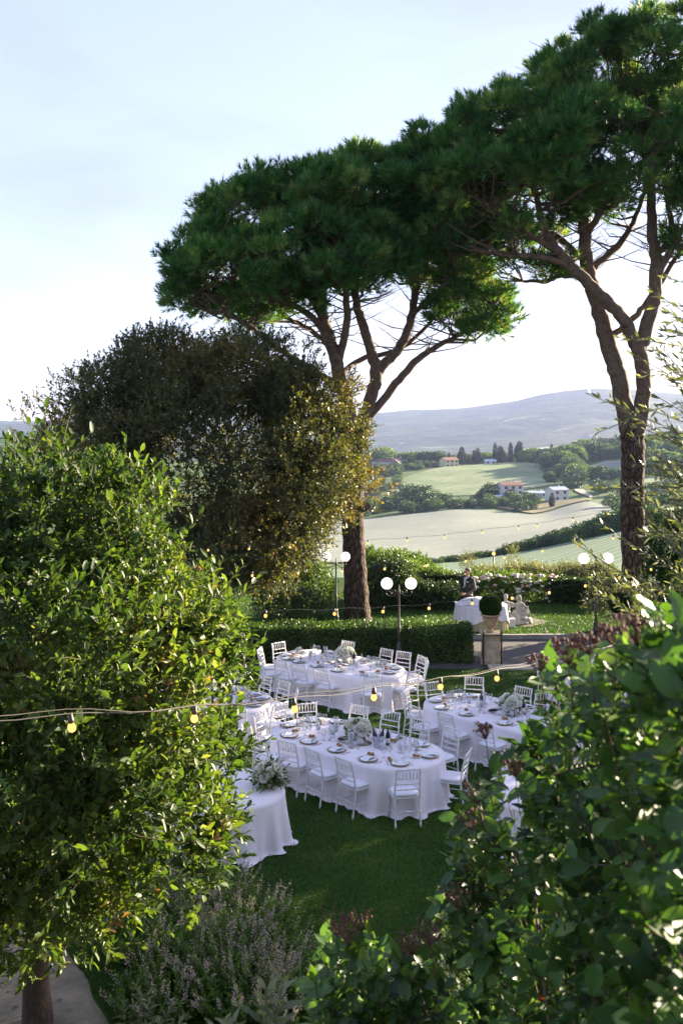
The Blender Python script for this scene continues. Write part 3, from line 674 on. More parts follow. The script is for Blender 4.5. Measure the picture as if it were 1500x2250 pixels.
def pine(label, Z, base, trunk, limbs, lobes, nclump, ntuft, seed, stubs=()):
    root = empty('stone_pine', base); tag(root, label, 'tree')
    off = np.array(root.location); g = np.random.default_rng(seed); gr = random.Random(seed)
    sc = Z / F
    def W(p): return P(p[0], p[1], Z + (p[2] if len(p) > 3 else 0)) - root.location
    pts, rad = smooth_line([W(p) for p in trunk], [p[-1] * sc for p in trunk], 8)
    rad = [r * (1 + .05 * math.sin(i * 1.7)) for i, r in enumerate(rad)]
    MB().tube(pts, rad, 28).build('trunk', M_PBARK, root)
    lp = []
    for k, l in enumerate(limbs):
        pts, rad = smooth_line([W(p) for p in l], [p[-1] * sc for p in l], 6)
        pts = [p + Vector((gr.uniform(-.03, .03), gr.uniform(-.03, .03), gr.uniform(-.03, .03))) for p in pts]
        MB().tube(pts, rad, 12).build('limb', M_PLIMB, root)
        lp += [(p, r) for p, r in zip(pts[2:], rad[2:]) if r < .3]
    for s in stubs:
        a, b = W(s[0]), W(s[1]); MB().tube([a, b], [s[0][-1] * sc, s[1][-1] * sc], 12).build('cut_stub', M_PLIMB, root)
    els = []
    for l in lobes:
        c, r = EL(l[0], l[1], Z + l[2], l[3], l[4], l[5]); els.append((c, r))
    cp, cd = shell(els, nclump, g, .22, .12, .8, seed, gap=.55, low=.5)
    LP = np.array([p for p, r in lp]) + off
    # thin branches out to every clump
    bv, bf, n0 = [], [], 0
    mb = MB()
    for c, d in zip(cp, cd):
        dist = np.linalg.norm(LP - c, axis=1) + 2.2 * np.maximum(0, LP[:, 2] - c[2] + .3); i = int(np.argmin(dist))
        a = Vector(LP[i] - off); b = Vector(c - off); m1 = a.lerp(b, .4) + Vector((gr.uniform(-.2, .2), gr.uniform(-.2, .2), -.10 * (b - a).length)); m2 = a.lerp(b, .75) + Vector((gr.uniform(-.15, .15), gr.uniform(-.15, .15), -.03))
        r0 = min(.075, .018 + .02 * (b - a).length, lp[i][1] * .8)
        mb.tube([a, m1, m2, b], [r0, r0 * .75, r0 * .5, .012], 5, cap=False)
        for q in range(6):
            e = b + Vector((gr.gauss(0, .45), gr.gauss(0, .45), gr.uniform(-.1, .35))); s = m2.lerp(b, gr.random()); mb.tube([s, s.lerp(e, .5) + Vector((0, 0, -.06)), e], [.016, .012, .006], 3, cap=False)
    zz_ = [p.z for p, _ in lp]; low_ = [q for q in lp if q[1] < .13 and np.percentile(zz_, 28) < q[0].z < np.percentile(zz_, 78)]
    for q in range(150):        # bare inner branches under the crown
        a, r = gr.choice(low_); an = gr.uniform(0, 6.28); L = gr.uniform(.8, 2.4); d = Vector((math.cos(an), math.sin(an) * .8, gr.uniform(.1, .55))); e = a + d * L; m1 = a + d * L * .5 + Vector((gr.uniform(-.12, .12), gr.uniform(-.12, .12), -.12)); r0 = min(.032, r * .7)
        mb.tube([a, m1, e], [r0, r0 * .65, .007], 4, cap=False)
        for w in range(5):
            s = m1.lerp(e, gr.random()); t = s + Vector((gr.gauss(0, .3), gr.gauss(0, .3), gr.uniform(-.1, .4))); mb.tube([s, t], [.008, .004], 3, cap=False)
    mb.build('branches', M_PLIMB, root)
    # tufts
    N = nclump * ntuft; k = np.repeat(np.arange(nclump), ntuft)
    u = norm(g.normal(size=(N, 3)) + cd[k] * .5 + np.array([0, 0, .45]))
    rc = g.uniform(.42, .78, nclump)[k]
    T = cp[k] + u * np.stack([rc, rc, rc * .62], 1) * (g.uniform(.35, 1.0, N)[:, None])
    D = norm(u + np.array([0, 0, .75]) + g.normal(size=(N, 3)) * .25)
    nn = 18
    a = norm(np.cross(D, g.normal(size=(N, 3)))); b = np.cross(D, a)
    ph = g.uniform(0, 6.283, (N, nn)); t = g.uniform(0, 1, (N, nn)); an = (.95 - .6 * t) * g.uniform(.8, 1.2, (N, nn))
    rad = a[:, None] * np.cos(ph)[..., None] + b[:, None] * np.sin(ph)[..., None]
    nd = D[:, None] * np.cos(an)[..., None] + rad * np.sin(an)[..., None]
    p0 = T[:, None] + D[:, None] * (t * .20)[..., None]
    sd = norm(np.cross(nd, g.normal(size=(N, nn, 3)))) * .0145
    ln = g.uniform(.15, .25, (N, nn, 1))
    V = np.stack([p0 - sd, p0 + sd, p0 + nd * ln], 2).reshape(-1, 3) - off
    tc_ = np.clip(.54 + .20 * g.normal(size=nclump), .05, .88)[k]
    tint = np.clip(np.repeat(tc_ + g.normal(size=N) * .17, nn) + g.normal(size=N * nn) * .10, 0, .92)
    # candles: pale upright new shoots
    top = (u[:, 2] > .6) & (cd[k][:, 2] > .15) & (g.random(N) < .45); C = T[top] + D[top] * .16; M_ = len(C)
    cdv = norm(np.array([0, 0, 1.0]) + g.normal(size=(M_, 3)) * .12); cl = g.uniform(.18, .38, (M_, 1)); s1 = norm(np.cross(cdv, g.normal(size=(M_, 3)))) * .019
    V2 = np.stack([C - s1, C + s1, C + cdv * cl], 1).reshape(-1, 3) - off
    V = np.concatenate([V, V2]); tint = np.concatenate([tint, g.uniform(.82, 1, M_)])
    cr = put('crown', np_mesh('crown', V, np.arange(len(V)).reshape(-1, 3), M_NEEDLE, tint), root); tag(cr, kind='stuff')
    return root

P1 = G(785, 1366)
pine('broad stone pine with forked trunk rising behind the dark bushy oak', P1.y, P1,
     [(786, 1373, 0, 37), (784, 1345, 0, 29), (780, 1250, 0, 25), (775, 1150, 0, 24), (777, 1050, 0, 23), (777, 985, 0, 23), (779, 940, 0, 18)],
     [[(778, 990, 0, 19), (766, 905, -.2, 16), (750, 850, -.4, 15), (736, 790, -.5, 14), (716, 720, -.6, 13), (697, 660, -.8, 11), (690, 600, -.8, 9), (680, 510, -.6, 6), (670, 430, -.4, 3)],
      [(781, 985, .1, 18), (803, 915, .2, 15), (820, 855, .2, 14), (826, 815, .2, 14), (812, 760, 0, 11), (793, 700, -.3, 10), (780, 640, -.5, 8), (790, 560, -.6, 6), (800, 450, -.4, 3)],
      [(824, 825, .2, 12), (850, 795, .3, 11), (885, 750, .4, 10), (905, 690, .5, 9), (915, 620, .6, 8), (925, 520, .7, 6), (930, 420, .7, 3)],
      [(800, 925, .2, 9), (860, 855, .4, 9), (910, 795, .5, 8), (960, 762, .6, 6), (1010, 735, .5, 5), (1075, 700, .4, 3)],
      [(742, 845, -.3, 9), (690, 815, -.5, 8), (640, 785, -.7, 7), (590, 750, -.9, 6), (530, 705, -1.1, 5), (440, 640, -1.3, 3)],
      [(722, 745, -.5, 8), (680, 690, -.8, 7), (600, 655, -1.2, 6), (520, 640, -1.5, 5), (430, 590, -1.5, 3)],
      [(742, 800, -.4, 9), (762, 700, -1.0, 8), (752, 600, -1.3, 6), (740, 500, -1.3, 3)],
      [(745, 830, -.3, 7), (790, 790, .8, 6), (880, 765, 1.6, 5), (960, 690, 2.2, 4), (1010, 600, 2.4, 3)],
      [(700, 665, -.7, 7), (620, 600, .6, 6), (560, 540, 1.4, 4), (500, 480, 1.6, 3)],
      [(905, 690, .5, 6), (960, 640, -.6, 5), (1010, 600, -1.2, 3)],
      [(730, 770, -.4, 7), (690, 730, 1.2, 6), (620, 690, 2.2, 5), (540, 620, 2.8, 3)]],
     [(470, 590, 0, 105, 105, 2.4), (600, 505, -.8, 160, 105, 3.2), (720, 460, 0, 170, 85, 3.6), (830, 450, .8, 160, 100, 3.6), (560, 610, -1, 165, 80, 3.2), (930, 440, 1, 120, 100, 3),
      (700, 560, -1.8, 210, 80, 2.6), (890, 545, 0, 130, 75, 2.6), (1030, 670, .2, 80, 85, 1.7), (1065, 700, -.3, 48, 55, 1.0), (985, 600, .8, 70, 60, 1.6), (430, 655, 0, 55, 45, 1.4), (520, 670, -.5, 90, 38, 1.6), (640, 640, -1.8, 110, 35, 1.6)],
     350, 60, 3, stubs=[((790, 1120, -.2, 9), (806, 1112, -.7, 8))])
P2 = Vector(P(1393, 1381, 31)); P2.z = .03
pine('tall stone pine with two leaning stems at the right', 31, P2,
     [(1394, 1390, 0, 36), (1393, 1350, 0, 29), (1392, 1250, 0, 26), (1388, 1120, 0, 26), (1390, 1000, 0, 25), (1388, 950, 0, 26), (1390, 915, 0, 20)],
     [[(1384, 965, 0, 20), (1368, 880, 0, 19), (1352, 810, 0, 19), (1332, 740, 0, 18), (1308, 660, 0, 16), (1290, 590, 0, 15), (1283, 500, 0, 13), (1280, 400, 0, 10), (1275, 280, 0, 7), (1270, 160, 0, 3)],
      [(1396, 960, -.1, 18), (1412, 870, -.3, 16), (1408, 790, -.5, 16), (1392, 745, -.6, 15), (1360, 690, -.8, 13), (1310, 640, -1, 13), (1260, 590, -1.1, 12), (1220, 545, -1.2, 10), (1190, 490, -1.2, 8), (1170, 400, -1.2, 5), (1150, 290, -1, 3)],
      [(1402, 775, -.5, 15), (1420, 715, -.5, 15), (1437, 655, -.5, 14), (1440, 580, -.5, 13), (1432, 510, -.5, 11), (1430, 400, -.3, 9), (1440, 260, -.2, 6), (1450, 120, 0, 3)],
      [(1345, 735, 0, 7), (1385, 705, .2, 7), (1430, 650, .5, 6), (1500, 540, .8, 5), (1580, 420, 1, 3)],
      [(1437, 555, -.5, 8), (1478, 525, -.3, 7), (1470, 470, 0, 6), (1455, 380, .4, 4)],
      [(1278, 605, 0, 7), (1240, 600, .4, 7), (1200, 617, .8, 5), (1150, 618, 1.0, 3)],
      [(1262, 592, -1.1, 8), (1190, 565, -1.3, 6), (1110, 560, -1.3, 5), (1040, 545, -1.0, 4), (980, 500, -.6, 2)],
      [(1286, 575, 0, 8), (1220, 520, 1, 8), (1140, 480, 1.6, 6), (1060, 440, 2, 5), (980, 380, 2.2, 3)],
      [(1300, 590, 0, 8), (1350, 545, .6, 8), (1390, 490, 1, 6), (1420, 400, 1.6, 4)],
      [(1284, 520, 0, 8), (1330, 440, -.6, 7), (1360, 340, -.8, 5), (1370, 220, -.8, 3)],
      [(1283, 480, 0, 8), (1220, 400, -.6, 7), (1170, 320, -1, 5), (1120, 240, -1, 3)],
      [(1215, 548, -1.2, 7), (1140, 500, -1.4, 6), (1060, 450, -1.2, 4), (1000, 380, -1.0, 2)],
      [(1436, 620, -.5, 8), (1500, 500, -.8, 7), (1580, 400, -1, 5), (1650, 300, -1, 3)]],
     [(1010, 365, 0, 95, 105, 2.4), (965, 430, 0, 70, 100, 2.2), (1120, 300, -.5, 120, 85, 3), (1225, 240, 0, 130, 85, 3.4), (1335, 180, 0, 150, 90, 3.6), (1460, 160, 0, 150, 115, 3.6),
      (1120, 410, -1.5, 160, 110, 2.8), (1270, 340, -2, 170, 110, 2.8), (1430, 340, -1.5, 150, 120, 2.8), (1590, 240, 0, 140, 160, 3.6), (1670, 400, 0, 110, 130, 3), (1170, 605, .6, 75, 28, 1.2), (1050, 510, -1, 110, 70, 2.4), (1540, 500, -1, 80, 80, 2), (1000, 520, .5, 80, 60, 1.8), (1200, 460, 1, 150, 70, 2.5)],
     430, 60, 5, stubs=[((1372, 715, -.75, 8), (1371, 702, -1.25, 8))])

# ---- generic leafy thing
def leafy(name, label, cat, els, n, nl, slen, leafL, leafW, mat, seed, base, group=None, tpl=T_KITE, thick=.22, lump=.12, lscale=1.6, gap=.7, back=.5, low=.6, part='foliage', outw=.6, upw=.4, tmean=.5, tsd=.18, stemmat=None, stemr=.006, trunk=None, singles=0, ang=.9, tvar=.2, clump=None, fill=0, slvar=False):
    g = np.random.default_rng(seed); root = empty(name, base); tag(root, label, cat, group); off = np.array(root.location)
    if clump:
        nf = int(n * fill); o, d = clumped(els, n - nf, g, clump[0], clump[1], thick=thick, lump=lump, lscale=lscale, seed=seed, gap=gap, back=back, low=low)
        if nf:
            o2, d2 = shell([(c_, r_ * .8) for c_, r_ in els], nf, g, thick * 1.6, lump, lscale, seed, None, min(1, back + .3), low); o = np.concatenate([o, o2]); d = np.concatenate([d, d2])
    else: o, d = shell(els, n, g, thick, lump, lscale, seed, gap, back, low)
    dr = norm(d * outw + np.array([0, 0, upw]) + g.normal(size=d.shape) * .45)
    if slvar: slen = slen * np.where(g.random(n) < .12, 1.9, .95)
    pos, ld, nr, mid, end = sprays(o, dr, slen, nl, g, ang)
    m = len(pos); L = leafL * g.uniform(.6, 1.25, m); Wd = L * (leafW / leafL) * g.uniform(.8, 1.15, m)
    tint = np.clip(tmean + tvar * fbm(pos, lscale * 1.2, 2, seed + 1) + g.normal(size=m) * tsd * .6 + np.repeat(g.normal(size=n), nl) * tsd * .6, 0, 1)
    keep = np.ones(m, bool)
    if singles:
        q = np.array([0, 0, H]) - pos; dist = np.linalg.norm(q, axis=1); face = np.abs(np.einsum('ij,ij->i', q / dist[:, None], nr))
        inview = (np.abs(pos[:, 0] / pos[:, 1]) < .34) & ((H - pos[:, 2]) / pos[:, 1] < .58)
        score = L * (face + .25) / dist * inview; score *= (g.random(m) > .5)
        idx = np.argsort(-score)[:singles]; keep[idx] = False
        lm = []
        for q_ in range(4):
            tv = T_BIG[0].copy(); tv[:, 2] *= .4 + .3 * q_; tv[:, 1] *= leafW / leafL
            lm.append(np_mesh('leaf', tv, T_BIG[1], mat, np.full(len(T_BIG[1]), [.35, .5, .65, .8][q_]), True))
        dd, ss, nn_ = frames(ld[idx], nr[idx])
        for j, i in enumerate(idx):
            ob = put('leaf', lm[j % 4], root); s = float(L[i])
            M3 = Matrix((dd[j] * s, ss[j] * s, nn_[j] * s)).transposed().to_4x4(); M3.translation = Vector(pos[i] - off); ob.matrix_local = M3
    f = put(part, leaf_mesh(part, tpl, pos[keep] - off, ld[keep], nr[keep], L[keep], Wd[keep], mat, tint[keep]), root); tag(f, kind='stuff')
    if stemmat:
        v1, f1 = stems_np(np.concatenate([o, mid]) - off, np.concatenate([mid, end]) - off, stemr, stemr * .6)
        tag(put('twigs', np_mesh('twigs', v1, f1, stemmat), root), kind='stuff')
    if trunk:
        for k, (pts, rad) in enumerate(trunk):
            p2, r2 = smooth_line([Vector(p) - root.location for p in pts], rad, 5)
            MB().tube(p2, r2, 14).build('trunk' if k == 0 else 'limb', M_OBARK, root)
    return root

# dark holm oak
M_OAK = leafmat('holm_oak_leaf', [(0, (.020, .040, .014)), (.45, (.050, .080, .026)), (.75, (.09, .11, .040)), (1, (.17, .135, .045))], .45, .42, warm=1.45)
ZO = 28.6
oak_els = [EL(480, 1010, ZO, 290, 240, 3.6), EL(300, 850, ZO, 70, 95, 1.2), EL(380, 860, ZO, 110, 110, 1.8), EL(240, 960, ZO, 85, 120, 1.6), EL(190, 890, ZO + .4, 42, 60, .7), EL(520, 840, ZO, 130, 95, 2), EL(660, 960, ZO - .3, 120, 140, 2.2), EL(685, 1070, ZO - .6, 105, 110, 2.0),
           EL(605, 1185, ZO - .6, 70, 85, 1.4), EL(530, 1190, ZO, 110, 105, 2.2), EL(120, 965, ZO + .5, 55, 45, .9), EL(745, 900, ZO - .4, 35, 70, .6), EL(640, 860, ZO, 70, 60, 1)]
bo = Vector(((480 - CX) * ZO / F, ZO, .05))
leafy('holm_oak', 'large dark bushy oak with brownish leaves in front of the first pine', 'tree', oak_els, 23000, 9, .36, .100, .058, M_OAK, 31, bo, thick=.16, lump=.2, lscale=1.5, gap=.6, part='crown', low=.8, tmean=.46, tvar=.3, stemmat=M_OBARK, stemr=.007, clump=(300, .74), fill=.46,
      trunk=[([bo, bo + Vector((.1, 0, 1.6)), bo + Vector((-.1, .3, 3.0)), bo + Vector((0, .5, 4.6))], [.32, .26, .18, .05]), ([bo + Vector((.1, 0, 1.8)), bo + Vector((1.2, -.3, 3)), bo + Vector((2.5, -.3, 4.6))], [.16, .12, .05]), ([bo + Vector((0, 0, 2.2)), bo + Vector((-1.4, .2, 4)), bo + Vector((-2.4, .2, 6.6))], [.16, .12, .04])])

# laurel in the left foreground
M_LAU = leafmat('laurel_leaf', [(0, (.016, .038, .009)), (.45, (.044, .086, .017)), (.8, (.105, .155, .030)), (.985, (.20, .23, .06)), (1, (.20, .12, .06))], .5, .42, .35)
ZL = 9.5
lau_els = [EL(60, 1370, ZL, 285, 280, 1.6), EL(190, 1480, ZL - .2, 250, 300, 1.7), EL(290, 1600, ZL, 190, 250, 1.4), EL(60, 1720, ZL - .2, 310, 310, 1.6), EL(270, 1770, ZL - .1, 170, 170, 1.2), EL(430, 1370, ZL + .3, 75, 80, .7), EL(445, 1570, ZL + .2, 75, 135, .8), EL(-150, 1520, ZL, 300, 390, 1.8), EL(110, 1160, ZL, 200, 90, 1.1), EL(300, 1190, ZL, 70, 65, .7), EL(440, 1745, ZL, 72, 105, .5), EL(150, 1970, ZL, 150, 80, .8)]
bl = Vector(((84 - CX) * 10.2 / F, 10.2, 0.0))
leafy('laurel_tree', 'big glossy leaved evergreen tree filling the left foreground above a sandy path', 'tree', lau_els, 6200, 10, .29, .098, .050, M_LAU, 41, bl, tpl=T_LEAF, thick=.16, lump=.13, lscale=2.4, gap=.5, part='crown', back=.3, low=.7, tmean=.5, tvar=.32, stemmat=plain('laurel_twig', (.10, .085, .045), .8), stemr=.0035, singles=300, upw=.6, clump=(230, .36), fill=.24, slvar=True,
      trunk=[([bl + Vector((0, 0, -.05)), bl + Vector((-.02, 0, .5)), bl + Vector((.0, -.1, 1.1)), bl + Vector((.05, -.4, 2.2)), bl + Vector((.1, -.6, 3.6))], [.17, .13, .12, .1, .05]), ([bl + Vector((0, -.2, 1.4)), bl + Vector((.7, -.5, 2.3)), bl + Vector((1.3, -.6, 3.3))], [.06, .05, .02])])

# clipped hedge in front of the driveway
M_HEDGE = leafmat('hedge_leaf', [(0, (.014, .034, .008)), (.5, (.036, .082, .016)), (.85, (.085, .15, .026)), (1, (.16, .23, .04))], .4, .3)
def boxhedge(name, label, x0, x1, y0, y1, zt, n, mat, seed, leaf=.05, z0=.0, group=None):
    g = np.random.default_rng(seed); A = np.array([(x1 - x0) * (zt - z0), (x1 - x0) * (y1 - y0), (y1 - y0) * (zt - z0) * 2, (x1 - x0) * (zt - z0) * .35]); k = g.choice(4, n, p=A / A.sum())
    u, v = g.random(n), g.random(n); p = np.zeros((n, 3)); d = np.zeros((n, 3))
    p[:, 0] = x0 + u * (x1 - x0); p[:, 1] = y0 + v * (y1 - y0); p[:, 2] = z0 + v * (zt - z0)
    m = k == 0; p[m, 1] = y0; d[m, 1] = -1
    m = k == 1; p[m, 2] = zt; d[m, 2] = 1
    m = k == 2; p[m, 1] = y0 + u[m] * (y1 - y0); sgn = np.where(g.random(n) < .5, 0, 1)[m]; p[m, 0] = np.where(sgn, x1, x0); d[m, 0] = np.where(sgn, 1, -1)
    m = k == 3; p[m, 1] = y1; d[m, 1] = 1
    p += d * (.05 * fbm(p, 3.2, 3, seed) - np.abs(g.normal(size=n)) * .07)[:, None] + g.normal(size=(n, 3)) * .02
    up = (k == 1) & (g.random(n) < .03); p[up, 2] += g.uniform(0, .14, up.sum())
    root = empty(name, ((x0 + x1) / 2, (y0 + y1) / 2, z0)); tag(root, label, 'hedge', group); off = np.array(root.location)
    ld = norm(d * .5 + np.array([0, 0, .4]) + g.normal(size=(n, 3)) * .7); nr = norm(d + np.array([0, 0, .4]) + g.normal(size=(n, 3)) * .5)
    tint = np.clip(.45 + .2 * fbm(p, 2.5, 2, seed) + g.normal(size=n) * .2, 0, 1)
    tag(put('foliage', leaf_mesh('foliage', T_KITE, p - off, ld, nr, leaf * g.uniform(.7, 1.3, n), leaf * .6, mat, tint), root), kind='stuff')
    MB().box((0, 0, (zt - z0) / 2 - .06), (x1 - x0 - .3, y1 - y0 - .3, zt - z0 - .2)).build('dark_core', plain('hedge_inside', (.02, .022, .012), .95, noise=.5, nscale=20, bump=.8), root)  # solid near-black core, the shade inside the hedge put into its colour
    return root
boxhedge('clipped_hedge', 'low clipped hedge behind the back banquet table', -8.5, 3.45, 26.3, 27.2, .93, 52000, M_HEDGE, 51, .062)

# shrubs at the far side of the upper lawn
M_SHD = leafmat('dark_shrub_leaf', [(0, (.010, .022, .008)), (.5, (.026, .052, .015)), (1, (.07, .11, .03))], .4, .25)
M_SHL = leafmat('fresh_shrub_leaf', [(0, (.03, .06, .012)), (.5, (.065, .12, .022)), (1, (.13, .19, .045))], .45, .4)
M_SHO = leafmat('silver_shrub_leaf', [(0, (.07, .085, .045)), (.5, (.14, .155, .085)), (1, (.24, .245, .15))], .5, .3)
def gr(px, Z, z=.05): return Vector(((px - CX) * Z / F, Z, z))
leafy('shrub', 'low dark shrub on the grass left of the first pine trunk', 'shrub', [EL(650, 1332, 31.3, 55, 33, .8), EL(600, 1328, 31.5, 40, 30, .7)], 900, 8, .25, .07, .045, M_SHD, 61, gr(640, 31.4), lump=.2)
leafy('shrub', 'taller loose green shrub under the oak beside the rear lamp post', 'shrub', [EL(690, 1300, 33, 45, 58, .9), EL(640, 1275, 33.2, 50, 60, .9)], 1500, 8, .3, .08, .05, M_SHL, 62, gr(680, 33), lump=.2)
leafy('shrub', 'dark broad leaved shrub just right of the first pine trunk', 'shrub', [EL(840, 1300, 34.6, 50, 48, .9), EL(860, 1275, 34.8, 40, 40, .8)], 1400, 8, .3, .10, .055, M_SHD, 63, gr(845, 34.6), lump=.2)
leafy('shrub', 'dark dense shrub between the pine and the standing man', 'shrub', [EL(930, 1318, 34.8, 50, 32, .9), EL(985, 1318, 34.9, 40, 30, .9), EL(895, 1308, 35, 38, 34, .8)], 2200, 8, .28, .08, .05, M_SHD, 64, gr(940, 34.9), lump=.2)
leafy('shrub', 'leafy yellow green shrub behind the dark shrub left of the man', 'shrub', [EL(960, 1290, 36.5, 55, 32, .9), EL(900, 1280, 36.7, 45, 35, .9), EL(1010, 1297, 36.4, 35, 28, .8)], 2200, 8, .3, .08, .05, M_SHL, 65, gr(950, 36.5), lump=.25)
leafy('walnut_tree', 'rounded light green tree just below the terrace right of the pine trunk', 'tree', [EL(870, 1248, 46, 60, 26, 1.6), EL(850, 1268, 46, 50, 38, 1.5), EL(920, 1270, 46, 38, 26, 1.2), EL(812, 1250, 45.5, 20, 36, .8), EL(880, 1295, 46, 75, 35, 1.6)], 2600, 9, .42, .14, .07, M_SHL, 66, gr(880, 46, -1.9), part='crown', lump=.2, trunk=[([gr(880, 46, -2), gr(881, 46, -.6), gr(879, 46, .3)], [.16, .13, .05])])
rb = leafy('rose_bush', 'rose bush with many white and pink roses behind the statue', 'rose bush', [EL(1070, 1302, 36, 45, 30, .8), EL(1120, 1297, 36, 50, 30, .8), EL(1175, 1302, 36, 45, 30, .8), EL(1050, 1282, 36.3, 25, 20, .5)], 2300, 8, .3, .075, .05, M_SHL, 67, gr(1110, 36), lump=.25)
M_ROSE = [plain('white_rose', (.72, .66, .58), .6), plain('pink_rose', (.65, .42, .38), .6)]
rme = []
for q in range(2):
    b = MB().ball((0, 0, 0), (.06, .06, .045), 8, 5)
    for a in range(5): b.ball((.045 * math.cos(a * 1.256), .045 * math.sin(a * 1.256), -.005), (.035, .035, .03), 6, 4)
    rme.append(b.mesh('rose', M_ROSE[q]))
g_ = random.Random(9)
for i in range(85):
    px, py = g_.uniform(1032, 1222), 1262 + 62 * g_.random() ** 1.3; Zr = 35.12 + g_.uniform(0, .2) + abs(1300 - py) * .006
    o = put('rose', rme[0 if g_.random() < .8 else 1], rb); o.location = P(px, py, Zr) - rb.location; s = g_.uniform(.7, 1.5); o.scale = (s, s, s)
for i, (px, rx) in enumerate(((1080, 50), (1150, 55), (1225, 60), (1300, 60))):
    leafy('silver_shrub', ['airy silver green shrub behind the left of the rose bush', 'airy silver green shrub behind the right of the rose bush', 'airy silver green shrub behind the dark hedge near the far small lamp', 'airy silver green shrub left of the tall right pine trunk'][i], 'shrub', [EL(px, 1296 - i * 2, 40.5, rx * .9, 30, 1.0), EL(px + 20, 1276, 40.8, rx * .55, 22, .8), EL(px - 25, 1280, 40.3, rx * .45, 20, .7)], 2100, 9, .42, .085, .03, M_SHO, 70 + i, gr(px, 40.5), 'silver shrubs along the terrace edge', lump=.3, lscale=2.5, gap=.4, upw=.9)
for (px, py) in ((1027, 1232), (1127, 1222)):
    leafy('tall_weed', 'thin pale shoot rising above the shrubs %s' % ('left of the small pole lamp' if px < 1080 else 'right of the small pole lamp'), 'plant', [EL(px, py + 12, 40, 9, 24, .25)], 90, 9, .3, .08, .03, M_SHO, px, gr(px, 40), upw=1)
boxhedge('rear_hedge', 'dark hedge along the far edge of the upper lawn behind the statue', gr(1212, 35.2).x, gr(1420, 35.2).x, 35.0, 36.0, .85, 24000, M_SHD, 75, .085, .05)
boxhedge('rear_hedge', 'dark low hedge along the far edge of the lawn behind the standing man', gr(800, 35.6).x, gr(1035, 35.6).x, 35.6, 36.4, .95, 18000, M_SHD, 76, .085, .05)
leafy('shrub', 'bright green glossy bush at the right edge below the olive branches', 'shrub', [EL(1480, 1215, 22, 50, 75, 1.0), EL(1520, 1260, 22, 70, 120, 1.2), EL(1465, 1270, 22, 40, 70, .8), EL(1500, 1370, 22, 70, 90, 1.0)], 2600, 8, .25, .09, .055, M_HEDGE, 77, gr(1500, 22, 0), lump=.2)
leafy('shrub', 'grey green shrub around the foot of the right pine', 'shrub', [EL(1350, 1320, 30, 50, 35, .9), EL(1400, 1330, 29.8, 45, 40, .9)], 1000, 8, .28, .08, .035, M_SHO, 78, gr(1370, 30), lump=.3)

# unseen trees right of the view, added to shade the tables and lawn
def side_tree(label, x, y, h, r, seed, n=2600):
    b = Vector((x, y, 0)); c = np.array([x, y, h * .66])
    els = [(c, np.array([r, r, h * .33])), (c + np.array([r * .5, -r * .3, .5]), np.array([r * .6] * 3)), (c + np.array([-r * .45, r * .3, -.6]), np.array([r * .6] * 3)), (c + np.array([0, -r * .5, -.9]), np.array([r * .55] * 3))]
    return leafy('shade_oak', label, 'tree', els, n, 9, .5, .16, .09, M_OAK, seed, b, part='crown', thick=.3, lump=.2, lscale=.9, gap=.45, back=1, low=1, trunk=[([b, b + Vector((.1, 0, h * .35)), b + Vector((0, .1, h * .7))], [.26, .2, .06])])
side_tree('unseen broad oak added on the lawn for shade, beyond the right edge', 11.8, 23.4, 6.6, 2.5, 81, 1700)
side_tree('unseen oak added beside the driveway for shade, beyond the right edge', 15.4, 31.5, 7.6, 2.9, 82, 1700)
side_tree('unseen oak added behind the other two for shade, beyond the right edge', 17.0, 26.0, 7.0, 2.8, 83, 1500)
